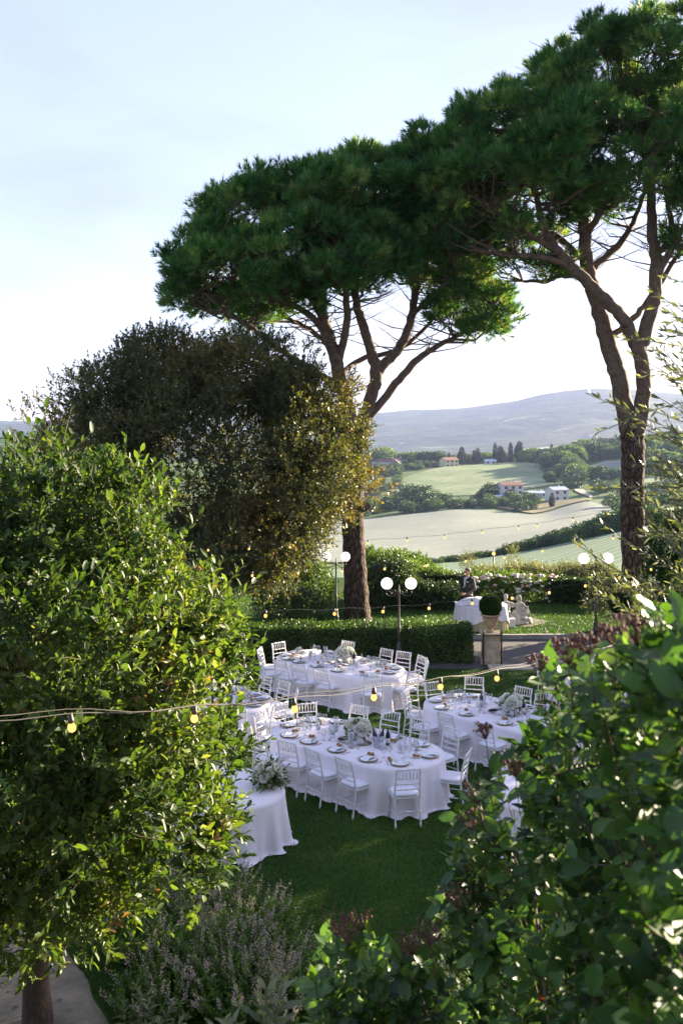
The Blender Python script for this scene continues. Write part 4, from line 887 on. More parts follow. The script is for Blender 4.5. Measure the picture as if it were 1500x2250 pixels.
# ================================================================ foreground plants and grass
def in_poly(px, py, poly):
    c = False; n = len(poly)
    for i in range(n):
        x1, y1 = poly[i]; x2, y2 = poly[(i + 1) % n]
        if (y1 > py) != (y2 > py) and px < (x2 - x1) * (py - y1) / (y2 - y1) + x1: c = not c
    return c
M_VIB = leafmat('viburnum_leaf', [(0, (.014, .036, .009)), (.5, (.042, .104, .021)), (.85, (.095, .185, .037)), (.985, (.14, .23, .05)), (1, (.30, .05, .02))], .42, .32, .4)
M_VST = plain('viburnum_stem', (.085, .055, .035), .8, noise=.4, nscale=30)
M_VFL = plain('withered_flower', (.13, .055, .04), .9, noise=.5, nscale=40)
def viburnum(label, regions, seed, base, heads, stems):
    g = random.Random(seed); gn = np.random.default_rng(seed)
    root = empty('viburnum_bush', base); tag(root, label, 'bush'); off = np.array(root.location)
    O, D, SL, NL = [], [], [], []
    for poly, n, zf, dz in regions:
        x0, x1 = min(p[0] for p in poly), max(p[0] for p in poly); y0, y1 = min(p[1] for p in poly), max(p[1] for p in poly); k = 0
        while k < n:
            px, py = g.uniform(x0, x1), g.uniform(y0, y1)
            if not in_poly(px, py, poly): continue
            Z = zf(px) + dz * g.random() ** 1.6
            O.append(P(px, py, Z)); D.append(Vector((g.gauss(-.25, .4), g.gauss(-.25, .4), g.gauss(.75, .3))).normalized()); k += 1
    O = np.array(O); D = np.array(D); sl = gn.uniform(.09, .2, len(O)); O = O - D * sl[:, None]
    pos, ld, nr, mid, end = sprays(O, D, sl, 9, gn, 1.25, True, .1, .7, .15)
    m = len(pos); L = .076 * gn.uniform(.45, 1.25, m); W = L * gn.uniform(.46, .58, m)
    tint = np.clip(.5 + gn.normal(size=m) * .16 + np.repeat(gn.normal(size=len(O)) * .2, 9), 0, .97); tint[gn.random(m) < .0025] = 1
    q = np.array([0, 0, H]) - pos; dist = np.linalg.norm(q, axis=1); face = np.abs(np.einsum('ij,ij->i', q / dist[:, None], nr))
    inv = (np.abs(pos[:, 0] / pos[:, 1]) < .34) & ((H - pos[:, 2]) / pos[:, 1] < .58)
    idx = np.argsort(-(L * (face + .2) / dist * inv * (gn.random(m) > .35)))[:150]; keep = np.ones(m, bool); keep[idx] = False
    lm = []
    for k in range(4):
        tv = T_BIG[0].copy(); tv[:, 2] *= .5 + .35 * k; tv[:, 1] *= .5 + .04 * k
        lm.append(np_mesh('leaf', tv, T_BIG[1], M_VIB, np.full(len(T_BIG[1]), [.3, .45, .6, .8][k]), True))
    dd, ss, nn_ = frames(ld[idx], nr[idx])
    for j, i in enumerate(idx):
        ob = put('leaf', lm[g.randint(0, 3)], root); s = float(L[i]); M3 = Matrix((dd[j] * s, ss[j] * s, nn_[j] * s)).transposed().to_4x4(); M3.translation = Vector(pos[i] - off); ob.matrix_local = M3
    tag(put('foliage', leaf_mesh('foliage', T_BIG, pos[keep] - off, ld[keep], nr[keep], L[keep], W[keep], M_VIB, tint[keep], True), root), kind='stuff')
    bot = O + np.array([.05, .05, -.18]) * gn.uniform(.5, 1.2, (len(O), 1))
    v1, f1 = stems_np(np.concatenate([O, mid, bot]) - off, np.concatenate([mid, end, O]) - off, .0022, .0018)
    tag(put('twigs', np_mesh('twigs', v1, f1, M_VST), root), kind='stuff')
    for pts in stems:
        p2, r2 = smooth_line([Vector(p) - root.location for p in pts], [.009, .007, .005, .003][:len(pts)], 5); MB().tube(p2, r2, 7).build('stem', M_VST, root)
    for (px, py, Z, r) in heads:
        c = P(px, py, Z) - root.location; b = MB(); base_ = c + Vector((.01, 0, -r * 1.1)); b.tube([base_ + Vector((.015, .01, -.12)), base_], [.002, .0015], 4)
        for q_ in range(30):
            a = g.uniform(0, 6.28); rr = r * math.sqrt(g.random()); e = c + Vector((rr * math.cos(a), rr * math.sin(a), g.uniform(-.2, .35) * r))
            b.tube([base_, base_.lerp(e, .6) + Vector((0, 0, -.004)), e], [.0012, .001, .0008], 3, cap=False); s = g.uniform(.003, .006)
            b.ball(e, (s, s, s * 1.2), 5, 4)
        b.build('flower_head', M_VFL, root)
    return root
zf_main = lambda px: 1.75 + max(0, (1500 - px)) * .0038
viburnum('large viburnum bush with dark glossy leaves filling the right foreground',
   [([(1600, 1310), (1490, 1310), (1420, 1340), (1360, 1385), (1300, 1450), (1290, 1580), (1220, 1690), (1160, 1740), (1110, 1800), (1065, 1890), (1010, 1980), (1040, 2110), (980, 2330), (1600, 2330)], 520, zf_main, 1.1),
    ([(1300, 1430), (1230, 1450), (1190, 1500), (1150, 1600), (1090, 1660), (1080, 1720), (1130, 1740), (1280, 1580)], 26, zf_main, .6),
    ([(1090, 1720), (1010, 1760), (990, 1900), (960, 1960), (980, 2100), (1080, 1900)], 60, zf_main, .7),
    ([(1700, 1500), (1300, 1600), (1150, 1800), (1050, 2100), (1000, 2400), (1700, 2400)], 380, lambda px: zf_main(px) + .6, 1.0)],
   101, (1.0, 2.9, bank_z(2.9)), [(1060, 1600, 3.1, .032), (1180, 1450, 2.7, .03), (1285, 1405, 2.4, .035), (1340, 1385, 2.3, .035), (1125, 1680, 3.0, .035), (1045, 1735, 3.4, .05), (1030, 1790, 3.4, .05), (1000, 1960, 3.4, .055), (940, 2040, 3.5, .06), (900, 2060, 3.6, .06), (1240, 1420, 2.5, .045), (1390, 1370, 2.1, .045)],
   [[P(1380, 2700, 2.7), P(1330, 2300, 2.7), P(1290, 2000, 3.1), P(1240, 1750, 3.2)], [P(1480, 2700, 2.4), P(1460, 2200, 2.4), P(1440, 1900, 2.7), P(1410, 1600, 2.8)], [P(1200, 2600, 3.2), P(1130, 2300, 3.2), P(1110, 2050, 3.7), P(1090, 1900, 3.8)], [P(1250, 2600, 3.0), P(1200, 2200, 3.0), P(1170, 1950, 3.5), P(1150, 1800, 3.6)]])
viburnum('smaller viburnum bush with brown flower heads at the bottom centre',
   [([(690, 2060), (760, 2030), (860, 2080), (930, 2110), (960, 2180), (960, 2330), (660, 2330), (670, 2180)], 90, lambda px: 3.5, .7), ([(720, 2120), (940, 2150), (960, 2400), (680, 2400)], 90, lambda px: 3.9, .7)],
   102, (.05, 3.9, bank_z(3.9)), [(735, 2015, 3.6, .065), (790, 2015, 3.8, .05), (880, 2100, 3.7, .05), (760, 2045, 3.5, .055)],
   [[P(830, 2700, 3.8), P(800, 2400, 3.8), P(780, 2200, 3.8), P(770, 2080, 3.8)]])

# pale sage-like shoots
M_SAGE = leafmat('sage_leaf', [(0, (.10, .13, .07)), (.5, (.17, .20, .12)), (1, (.27, .29, .19))], .6, .35)
def sage(label, px, py, Z, hpx, n, seed, leaf):
    g = np.random.default_rng(seed); base = P(px, py, Z); gz = bank_z(Z) if Z < 9.4 else 0.02; base.z = gz
    root = empty('sage_plant', base); tag(root, label, 'plant', None)
    top = P(px, py, Z).z; o = np.array([[base.x + g.normal() * .05, Z + g.normal() * .05, top - .03] for _ in range(n)]); d = norm(np.array([0.05, 0, 1.0]) + g.normal(size=(n, 3)) * (.08 if n < 4 else .35))
    ln = hpx * Z / F
    pos, ld, nr, mid, end = sprays(o, d, ln, 16, g, 1.05, True, .0, .6, .05)
    t = np.tile(np.linspace(1, .45, 16), n); off = np.array(base)
    tag(put('foliage', leaf_mesh('foliage', T_BIG, pos - off, ld, nr, leaf * t * g.uniform(.8, 1.2, len(pos)), leaf * .30 * t, M_SAGE, g.random(len(pos)), True), root), kind='stuff')
    v, f = stems_np(np.concatenate([o * [1, 1, 0] + [0, 0, gz], o, mid]) - off, np.concatenate([o, mid, end]) - off, .005, .004)
    put('stems', np_mesh('stems', v, f, M_SAGE_ST), root); return root
M_SAGE_ST = plain('sage_stem', (.20, .19, .10), .8)
sage('blurred grey green sage shoot rising at the bottom centre', 590, 2290, 3.3, 165, 2, 111, .135)
sage('blurred pale sage shoot at the bottom edge left of the tall one', 520, 2330, 3.2, 90, 2, 112, .12)
sage('pale yellow green sage tuft at the bottom edge beside the sandy path', 300, 2262, 10.0, 75, 7, 113, .17)
sage('pale green sage tuft at the bottom edge under the catmint', 350, 2280, 9.9, 70, 6, 114, .15)

# catmint along the path
M_NEP = leafmat('catmint_leaf', [(0, (.035, .08, .013)), (.5, (.085, .175, .024)), (.9, (.17, .26, .038)), (1, (.23, .29, .06))], .5, .4)
M_NFL = leafmat('catmint_flower', [(0, (.28, .19, .22)), (.4, (.46, .33, .40)), (.75, (.50, .42, .40)), (1, (.42, .44, .26))], .7, .3)
def catmint(label, cx, cy, rx, ry, h, n, seed, fl=.6):
    g = np.random.default_rng(seed); root = empty('catmint', (cx, cy, 0)); tag(root, label, 'plant', 'catmint along the lawn edge')
    a = g.uniform(0, 6.283, n); r = np.sqrt(g.random(n)); bx = np.stack([rx * .75 * r * np.cos(a), ry * .75 * r * np.sin(a), np.zeros(n)], 1)
    d = norm(np.stack([np.cos(a) * r * .75, np.sin(a) * r * .75, np.full(n, 1.0)], 1) + g.normal(size=(n, 3)) * .14)
    ln = h * g.uniform(.7, 1.15, n) * (1 - .25 * r)
    pos, ld, nr, mid, end = sprays(bx, d, ln, 26, g, 1.25, True, .15, .6, .12)
    m = len(pos); pos[:, 2] = np.maximum(pos[:, 2], .01)
    tag(put('foliage', leaf_mesh('foliage', T_KITE, pos, ld, nr, .045 * g.uniform(.6, 1.3, m), .028, M_NEP, np.clip(.45 + g.normal(size=m) * .2, 0, 1)), root), kind='stuff')
    k = np.where(g.random(n) < fl)[0]; q = 34
    o2 = end[k] - d[k] * (ln[k] * .12)[:, None]; p2, l2, n2, m2, e2 = sprays(o2, d[k] + g.normal(size=(len(k), 3)) * .08, .24, q, g, 1.35, False, .0, .2, .12)
    p2 += g.normal(size=p2.shape) * .008
    tag(put('flower_spikes', leaf_mesh('flower_spikes', T_KITE, p2, l2, n2, .022 * g.uniform(.6, 1.4, len(p2)), .014, M_NFL, g.random(len(p2))), root), kind='stuff')
    v, f = stems_np(np.concatenate([bx, mid, o2, m2]), np.concatenate([mid, end, m2, e2]), .003, .002)
    put('stems', np_mesh('stems', v, f, plain('catmint_stem', (.07, .11, .035), .7)), root)
for i, a in enumerate(((-1.75, 12.7, .6, .6, .50, 260, 121, .24), (-1.15, 12.0, .62, .6, .44, 270, 122, .24), (-.85, 11.2, .52, .5, .36, 240, 123, .24), (-2.2, 11.7, .6, .6, .55, 220, 124, .25), (-1.55, 11.2, .55, .6, .55, 240, 125, .2), (-1.1, 10.6, .5, .5, .48, 210, 126, .35), (-1.9, 10.5, .5, .5, .42, 200, 127, .15), (-.55, 10.4, .4, .4, .36, 150, 128, .4), (-2.6, 12.6, .5, .5, .5, 150, 129, .3))):
    catmint(['pink mauve catmint clump farthest up the lawn edge, under the laurel', 'pink flowering catmint clump in the middle of the lawn edge', 'mauve catmint clump at the right end nearest the open lawn', 'mostly green catmint clump deep under the laurel crown', 'bright green leafy clump in the centre of the catmint bed', 'catmint clump behind the pale sage shoot', 'low green clump next to the sandy path', 'small mauve catmint clump at the bottom near the viburnum', 'catmint clump at the left beside the laurel trunk'][i], *a)

# olive at the right, its trunk just outside the picture
M_OLV = leafmat('olive_leaf', [(0, (.05, .072, .03)), (.5, (.095, .12, .055)), (.8, (.16, .185, .10)), (1, (.26, .28, .19))], .42, .3, .5)
M_OLT = plain('olive_twig', (.14, .12, .085), .85)
def olive():
    g = np.random.default_rng(131); gp = random.Random(131); base = Vector((2.45, 5.3, bank_z(5.3)))
    root = empty('olive_tree', base); tag(root, 'olive tree reaching in from the right edge with slender silvery leaves', 'tree'); off = np.array(base)
    tr = [base + Vector((0, 0, -.2)), base + Vector((.05, .05, 1.2)), base + Vector((-.05, 0, 2.4)), base + Vector((.02, .02, 3.6)), base + Vector((-.05, 0, 5.0))]
    p2, r2 = smooth_line([p - base for p in tr], [.13, .11, .08, .05, .02], 5); MB().tube(p2, r2, 10).build('trunk', M_OBARK, root)
    TIPS = [(1322, 905, 5.0), (1290, 1066, 5.1), (1385, 730, 5.2), (1350, 1085, 5.0), (1400, 800, 5.1), (1375, 860, 4.9), (1390, 905, 5.2), (1430, 640, 5.4), (1470, 620, 5.6), (1455, 700, 5.2), (1400, 950, 5.4), (1265, 1215, 6.0), (1300, 1180, 6.0), (1255, 1290, 6.1), (1330, 1250, 6.2), (1310, 1310, 6.1), (1350, 1205, 6.0), (1275, 1260, 6.2), (1390, 1130, 5.2), (1340, 1290, 6.0), (1380, 1290, 6.2), (1365, 1335, 6.2)]
    for _ in range(95): TIPS.append((gp.uniform(1425, 1600), gp.uniform(650, 1290), gp.uniform(4.7, 6.2)))
    for _ in range(45): TIPS.append((gp.uniform(1430, 1560), gp.uniform(960, 1290), gp.uniform(4.8, 6.4)))
    for _ in range(170):       # the rest of the round crown, outside the picture
        a_ = gp.uniform(-1.9, 1.9); r_ = gp.uniform(.5, 1.25); q = Vector((base.x + r_ * math.cos(a_), base.y + r_ * math.sin(a_), gp.uniform(base.z + 1.5, base.z + 5.2))); TIPS.append((CX + q.x * F / q.y, HY + (H - q.z) * F / q.y, q.y))
    O, D, SL = [], [], []
    b = MB()
    for (px, py, Z) in TIPS:
        tip = P(px, py, Z); hz_ = max(base.z + 1.3, min(base.z + 4.8, tip.z - gp.uniform(.1, .7))); tt = (hz_ - base.z) / 5.0; ax = Vector((float(np.interp(hz_, [q.z for q in tr], [q.x for q in tr])), float(np.interp(hz_, [q.z for q in tr], [q.y for q in tr])), hz_))
        ln = min(.62, (tip - ax).length * .65); dirv = (tip - ax).normalized(); dirv = (dirv + Vector((gp.gauss(0, .2), gp.gauss(0, .2), gp.gauss(.05, .25)))).normalized()
        o = tip - dirv * ln; O.append(o); D.append(dirv); SL.append(ln)
        b.tube([ax - base, (ax.lerp(o, .5) + Vector((0, 0, .05))) - base, o - base], [.012, .009, .005], 4, cap=False)
    b.build('branches', M_OLT, root)
    O, D, SL = np.array(O), np.array(D), np.array(SL); SLr = SL / 1.0
    pos, ld, nr, mid, end = sprays(O, D, SLr, 30, g, .85, True, .05, .25, .16)
    m = len(pos)
    tag(put('crown', leaf_mesh('crown', T_OLIVE, pos - off, ld, nr, .060 * g.uniform(.6, 1.2, m), .0135, M_OLV, g.random(m)), root), kind='stuff')
    v, f = stems_np(np.concatenate([O, mid]) - off, np.concatenate([mid, end]) - off, .0035, .0022)
    tag(put('twigs', np_mesh('twigs', v, f, M_OLT), root), kind='stuff')
olive()

# grass blades
M_GRASS = leafmat('grass_blade', [(0, (.020, .054, .009)), (.5, (.045, .110, .016)), (.85, (.09, .165, .028)), (1, (.20, .22, .06))], .55, .3)
def grass(name, label, n, y0, y1, wmul, zb, seed, hgt, excl=None):
    g = np.random.default_rng(seed); y = 1 / (1 / y0 + g.random(n) * (1 / y1 - 1 / y0)); x = (g.random(n) * 2 - 1) * wmul * y
    if excl is not None: k = ~excl(x, y); x, y = x[k], y[k]
    n = len(x); sc = y / 14
    p = np.stack([x, y, np.full(n, zb)], 1); d = norm(np.stack([g.normal(size=n) * .5, g.normal(size=n) * .5, np.ones(n)], 1)); s = norm(np.cross(d, g.normal(size=(n, 3))))
    h = hgt * g.uniform(.5, 1.3, n) * (.7 + .3 * sc); w = .0055 * sc * g.uniform(.7, 1.4, n)
    V = np.stack([p - s * w[:, None], p + s * w[:, None], p + d * h[:, None]], 1).reshape(-1, 3)
    t = np.clip(.48 + .36 * fbm(p[:, :2], .9, 4, 6) + g.normal(size=n) * .18, 0, 1)
    return tag(put(name, np_mesh(name, V, np.arange(3 * n).reshape(-1, 3), M_GRASS, t)), label, 'grass', kind='stuff')
path_ex = lambda x, y: (x < -1.95 - .62 * np.clip(y - 9.6, 0, 9)) & (y < 14)
grass('lawn_grass', 'short dark green mown grass under the banquet tables', 400000, 9.6, 25.55, .46, 0, 141, .040, path_ex)
grass('upper_lawn_grass', 'mown grass of the upper lawn beyond the driveway', 80000, 29.7, 38, .45, .05, 142, .05)
# litter on the sandy path
M_LIT = plain('dry_leaf', (.16, .09, .045), .8, noise=.4, nscale=30); M_PEB = plain('pebble', (.30, .27, .22), .9, noise=.3, nscale=20)
lm_ = MB().add([(0, 0, .004), (.03, .018, .016), (.075, 0, .008), (.03, -.018, .012)], [(0, 1, 2), (0, 2, 3)]).mesh('fallen_leaf', M_LIT); pm_ = MB().ball((0, 0, .008), (.02, .016, .013), 8, 5).mesh('pebble', M_PEB)
gl = random.Random(151)
for i in range(70):
    y = gl.uniform(9.8, 12.8); x = gl.uniform(-4.6, -2.05 - .62 * max(0, y - 9.6) - .05); lf = gl.random() < .55
    if math.hypot(x + 3.1, y - 10.2) < .25: continue
    o = put('fallen_leaf' if lf else 'pebble', lm_ if lf else pm_); o.location = (x, y, .045); o.rotation_euler = (0, 0, gl.uniform(0, 6.28)); k = gl.uniform(.6, 1.4); o.scale = (k, k, k)
    tag(o, 'brown fallen leaf lying on the sandy path' if lf else 'small pale pebble lying on the sandy path', 'leaf' if lf else 'pebble', 'litter on the path')
# ================================================================ tables, chairs and table settings
def clothmat(name, col, sc=90):
    m = plain(name, col, .85, noise=.05, nscale=1.5, bump=.4, bscale=7); return m
M_CLOTH = clothmat('white_cloth', (.82, .76, .81)); M_WOODW = plain('white_painted_wood', (.72, .70, .70), .4, noise=.10, nscale=14)
M_CUSH = clothmat('cushion_cloth', (.80, .78, .84)); M_PLATE = plain('white_china', (.80, .79, .80), .12); M_GOLD = plain('gilt_rim', (.45, .36, .20), .3, metal=.8)
M_NAP = clothmat('napkin_linen', (.80, .80, .84)); M_BREAD = plain('bread_crust', (.40, .20, .08), .7, noise=.5, nscale=25, bump=.4); M_STEEL = plain('cutlery_steel', (.6, .6, .62), .2, metal=1)
M_GLASS = glassmat('clear_glass', (.97, .98, .98), .05); M_BOTG = glassmat('bottle_glass', (.92, .95, .97), .08); M_WINE = plain('dark_wine_glass', (.012, .012, .02), .08); M_LABEL = plain('paper_label', (.5, .5, .55), .6); M_LABW = plain('cream_label', (.65, .62, .55), .6)
M_PETAL = leafmat('white_petal', [(0, (.80, .79, .72)), (1, (.88, .88, .86))], .6, .12, tcol=.9); M_FLEAF = leafmat('bouquet_leaf', [(0, (.04, .08, .025)), (1, (.11, .17, .06))], .5, .3)
M_CAP = plain('black_cap', (.02, .02, .025), .4); M_ZINC = plain('zinc_bucket', (.5, .5, .56), .35, metal=.6, noise=.15, nscale=10)

TA = R(-43); AX = Vector((math.cos(TA), math.sin(TA), 0)); NX = Vector((-math.sin(TA), math.cos(TA), 0))
HL, HWD = 1.72, .82           # half length and half width of the oval tops
def loc2w(c, a, n, z=0): return Vector((c[0], c[1], 0)) + AX * a + NX * n + Vector((0, 0, z))
def outline(s, r_off=0.0):
    """point on the rounded table edge at arc parameter s in 0..1 and its outward normal (local a, n)"""
    st = 2 * (HL - HWD); arc = math.pi * HWD; tot = 2 * (st + arc); d = (s % 1) * tot
    if d < st: a, n, na, nn = -st / 2 + d, -HWD, 0, -1
    elif d < st + arc: t = (d - st) / HWD - math.pi / 2; na, nn = math.cos(t), math.sin(t); a, n = st / 2 + HWD * na, HWD * nn
    elif d < 2 * st + arc: a, n, na, nn = st / 2 - (d - st - arc), HWD, 0, 1
    else: t = (d - 2 * st - arc) / HWD + math.pi / 2; na, nn = math.cos(t), math.sin(t); a, n = -st / 2 + HWD * na, HWD * nn
    return a + na * r_off, n + nn * r_off, na, nn
def tablecloth(c, label, seed, th=.76):
    g = random.Random(seed); N = 420; rings = 26; V = []; Fc = []
    ph = [g.uniform(0, 6.28) for _ in range(12)]
    rd = []      # the long sides hang straighter than the rounded ends
    for i in range(N):
        s = i / N; rd.append(1.0 if abs(outline(s)[2]) > .05 else .42)
    for _ in range(12): rd = [(rd[i - 1] + rd[i] * 2 + rd[(i + 1) % N]) / 4 for i in range(N)]
    def fol(i, t):
        s = i / N; w = 6.283 * s
        f = .55 * math.sin(19 * w + ph[0] + 1.4 * math.sin(3 * w + ph[1])) + .35 * math.sin(31 * w + ph[2] + 1.1 * math.sin(5 * w + ph[3])) + .35 * math.sin(11 * w + ph[4])
        f = math.copysign(abs(f) ** .7, f) * (1.0 if f < 0 else .7)      # broad crests, narrow valleys
        return f * rd[i]
    for j in range(rings):
        t = j / (rings - 1)
        for i in range(N):
            s = i / N
            if j < 5:      # top
                a, n, na, nn = outline(s, 0); k = (j + 1) / 5 if j < 4 else 1
                a, n = a * k, n * k; z = th + .0015 * math.sin(9 * a + ph[5]) * math.sin(8 * n + ph[6]) - (0.004 if j == 4 else 0)
            else:
                u = (j - 4) / (rings - 5); e = max(0, u - .08)
                drop = min(1.0, u) * (th + .015); off = .012 + .07 * e * rd[i] + .10 * e ** 1.05 * fol(i, u) + (.035 + .05 * max(0, fol(i, 1))) * max(0, (u - .88) / .12) ** 1.5
                a, n, na, nn = outline(s, off); z = max(.008 + .008 * (1 + math.sin(40 * s * 6.28 + ph[7])), th - .006 - drop)
            V.append(AX * a + NX * n + Vector((0, 0, z)))
    for j in range(rings - 1):
        for i in range(N):
            k = (i + 1) % N; Fc.append((j * N + i, j * N + k, (j + 1) * N + k, (j + 1) * N + i))
    V.append(Vector((0, 0, th))); m = len(V) - 1
    for i in range(N): Fc.append((m, (i + 1) % N, i)[::-1])
    mb = MB(); mb.add(V, Fc, True); o = mb.build('tablecloth', M_CLOTH); o.location = (c[0], c[1], 0); tag(o, label, 'tablecloth', 'white tablecloths'); return o

# ---- the bamboo style chair
def bamboo(p0, p1, r, knots, n=8):
    """turned rod with raised rings"""
    p0, p1 = Vector(p0), Vector(p1); L = (p1 - p0).length; pts, rad = [p0], [r]
    for k in knots:
        for dk, q in ((-.012, 1), (-.006, 1.4), (.006, 1.4), (.012, 1)): pts.append(p0.lerp(p1, k + dk / L)); rad.append(r * q)
    pts.append(p1); rad.append(r); return MB().tube(pts, rad, n)
def chair_meshes():
    c = {}; W = .20; D = .19
    out = []
    for s in (-1, 1):
        out.append(('leg', bamboo((s * W * .96, D + .02, 0), (s * W, D, .44), .0135, (.25, .55, .8)).mesh('front_leg', M_WOODW)))
        b = MB(); z = [0, .12, .28, .44, .60, .76, .92]; y = [-D - .06, -D - .04, -D - .015, -D, -D - .015, -D - .045, -D - .085]; pts, rad = [], []
        P_, R_ = smooth_line([(s * W * (1.0 - .05 * (k > 4)), y[k], z[k]) for k in range(7)], [.0145] * 7, 4)
        R_ = [r * (1.35 if i % 4 == 2 else 1) for i, r in enumerate(R_)]
        out.append(('back_post', b.tube(P_, R_, 8).mesh('back_post', M_WOODW)))
    sb = MB(); o = []
    for x, y in ((-W - .015, -D + .01), (W + .015, -D + .01), (W + .02, D + .02), (-W - .02, D + .02)): o.append((x, y))
    sb.add([(x, y, z) for z in (.425, .455) for x, y in o], [(3, 2, 1, 0), (4, 5, 6, 7), (0, 1, 5, 4), (1, 2, 6, 5), (2, 3, 7, 6), (3, 0, 4, 7)]); out.append(('seat', sb.mesh('seat', M_WOODW)))
    cb = MB(); prof = [(.90, .456), (.985, .466), (1.0, .48), (.985, .494), (.9, .503), (.5, .508), (0.01, .51)]; n = 28; vs = []; fs = []
    for k, z in prof:
        for i in range(n):
            a = 6.283 * i / n; ca, sa = math.cos(a), math.sin(a); q = (abs(ca) ** 5 + abs(sa) ** 5) ** (-.2); vs.append((k * ca * q * (W + .008), k * sa * q * (D + .008) + .012, z))
    for j in range(len(prof) - 1):
        for i in range(n): i2 = (i + 1) % n; fs.append((j * n + i, j * n + i2, (j + 1) * n + i2, (j + 1) * n + i))
    out.append(('cushion', cb.add(vs, fs, True).mesh('cushion', M_CUSH)))
    yb = lambda z: float(np.interp(z, [.44, .60, .76, .92], [-D, -D - .015, -D - .045, -D - .085]))
    def rail(z, r, nm): out.append((nm, bamboo((-W * .97, yb(z), z), (W * .97, yb(z), z), r, (.25, .5, .75)).mesh(nm, M_WOODW)))
    rail(.905, .0125, 'top_rail'); rail(.755, .0105, 'back_rail'); rail(.665, .0105, 'back_rail'); rail(.575, .0105, 'back_rail')
    for k in range(6):
        x = -W * .97 + 2 * W * .97 * (k + 1) / 7; out.append(('spindle', bamboo((x, yb(.755), .755), (x, yb(.905), .905), .0065, (.5,), 6).mesh('spindle', M_WOODW)))
    for s in (-1, 1):
        out.append(('stretcher', bamboo((s * W * .97, D + .015, .20), (s * W, -D - .03, .20), .009, (.5,)).mesh('stretcher', M_WOODW)))
    out.append(('stretcher', bamboo((-W * .97, D + .01, .26), (W * .97, D + .01, .26), .009, (.5,)).mesh('stretcher', M_WOODW)))
    out.append(('stretcher', bamboo((-W, -D - .03, .24), (W, -D - .03, .24), .009, (.5,)).mesh('stretcher', M_WOODW)))
    return out
CHM = chair_meshes()
def chair(x, y, face, label, group):
    """face: the direction (radians) towards which a sitter looks"""
    o = empty('chiavari_chair', (x, y, 0), face - math.pi / 2); tag(o, label, 'chair', group)
    for nm, me in CHM: put(nm, me, o)
    return o

# ---- table ware meshes
def ware():
    w = {}
    w['wine_glass'] = MB().lathe([(.034, 0), (.034, .003), (.006, .008), (.004, .05), (.004, .085), (.02, .10), (.038, .125), (.042, .15), (.038, .18), (.034, .205), (.032, .205), (.036, .18), (.040, .15), (.036, .128), (.018, .104), (0, .098)], 14).mesh('wine_glass', M_GLASS)
    w['water_goblet'] = MB().lathe([(.036, 0), (.036, .003), (.006, .008), (.005, .06), (.024, .075), (.045, .11), (.048, .14), (.044, .18), (.040, .20), (.038, .20), (.042, .18), (.046, .14), (.043, .112), (.02, .08), (0, .075)], 14).mesh('water_goblet', M_GLASS)
    w['flute'] = MB().lathe([(.032, 0), (.032, .003), (.005, .008), (.004, .09), (.016, .11), (.025, .15), (.026, .19), (.023, .235), (.021, .235), (.024, .19), (.023, .15), (.013, .112), (0, .105)], 12).mesh('flute', M_GLASS)
    w['rim'] = MB().lathe([(.0, .0), (.11, .0), (.16, .012), (.163, .015), (.16, .016), (.11, .006), (0, .006)], 28).mesh('charger_rim', M_GOLD)
    w['plate'] = MB().lathe([(.0, .008), (.09, .008), (.135, .024), (.137, .027), (.133, .027), (.09, .013), (0, .013)], 28).mesh('plate_body', M_PLATE)
    w['side'] = MB().lathe([(.0, .001), (.05, .001), (.08, .012), (.082, .014), (.078, .014), (.05, .005), (0, .005)], 20).mesh('side_plate', M_PLATE)
    b = MB(); vs = []; fs = []; nu, nv = 9, 13      # a folded napkin lying in soft pleats
    for i in range(nu):
        for j in range(nv):
            u, v = i / (nu - 1) - .5, j / (nv - 1) - .5; vs.append((u * .10 * (1 + .5 * abs(v)), v * .24, .026 + .014 * math.cos(u * 13) * (1 - .6 * abs(v)) + .012 * math.cos(v * 5)))
    for i in range(nu - 1):
        for j in range(nv - 1): k = i * nv + j; fs.append((k, k + nv, k + nv + 1, k + 1))
    w['napkin'] = b.add(vs, fs, True).mesh('napkin', M_NAP)
    b = MB().ball((0, 0, .032), (.036, .031, .027), 10, 7).ball((.058, .008, .030), (.032, .029, .025), 10, 7); w['roll'] = b.mesh('bread_roll', M_BREAD)
    b = MB().ball((0, 0, .032), (.045, .034, .028), 10, 7); w['roll1'] = b.mesh('bread_roll', M_BREAD)
    w['fork'] = MB().box((0, -.03, .004), (.008, .13, .003)).box((0, .055, .006), (.022, .055, .003)).mesh('fork', M_STEEL); w['knife'] = MB().box((0, -.045, .004), (.011, .10, .004)).box((.002, .055, .004), (.017, .11, .002)).mesh('knife', M_STEEL)
    w['water_bottle'] = MB().lathe([(.0, .0), (.034, 0), (.036, .01), (.036, .15), (.030, .18), (.014, .21), (.013, .235), (.0, .235)], 14).mesh('water_bottle', M_BOTG); w['water_label'] = MB().lathe([(.0368, .06), (.0368, .12)], 14).mesh('bottle_label', M_LABEL); w['water_cap'] = MB().lathe([(.015, .232), (.015, .255), (0, .255)], 10).mesh('bottle_cap', M_CAP)
    w['wine_bottle'] = MB().lathe([(.0, .0), (.037, 0), (.0385, .01), (.0385, .19), (.030, .22), (.015, .245), (.0145, .30), (.0, .305)], 16).mesh('wine_bottle', M_WINE); w['wine_label'] = MB().lathe([(.039, .05), (.039, .13)], 16).mesh('bottle_label', M_LABW)
    w['cylinder'] = MB().lathe([(.045, 0), (.048, .005), (.048, .26), (.045, .26), (.045, .01), (0, .008)], 16).mesh('candle_vase', M_GLASS); w['candle'] = MB().lathe([(.03, .008), (.03, .11), (0, .112)], 12).mesh('candle', M_PLATE)
    return w
WARE = ware()
def thing(nm, me, loc, rz, label, cat, group):
    o = put(nm, me); o.location = loc; o.rotation_euler = (0, 0, rz); return tag(o, label, cat, group)
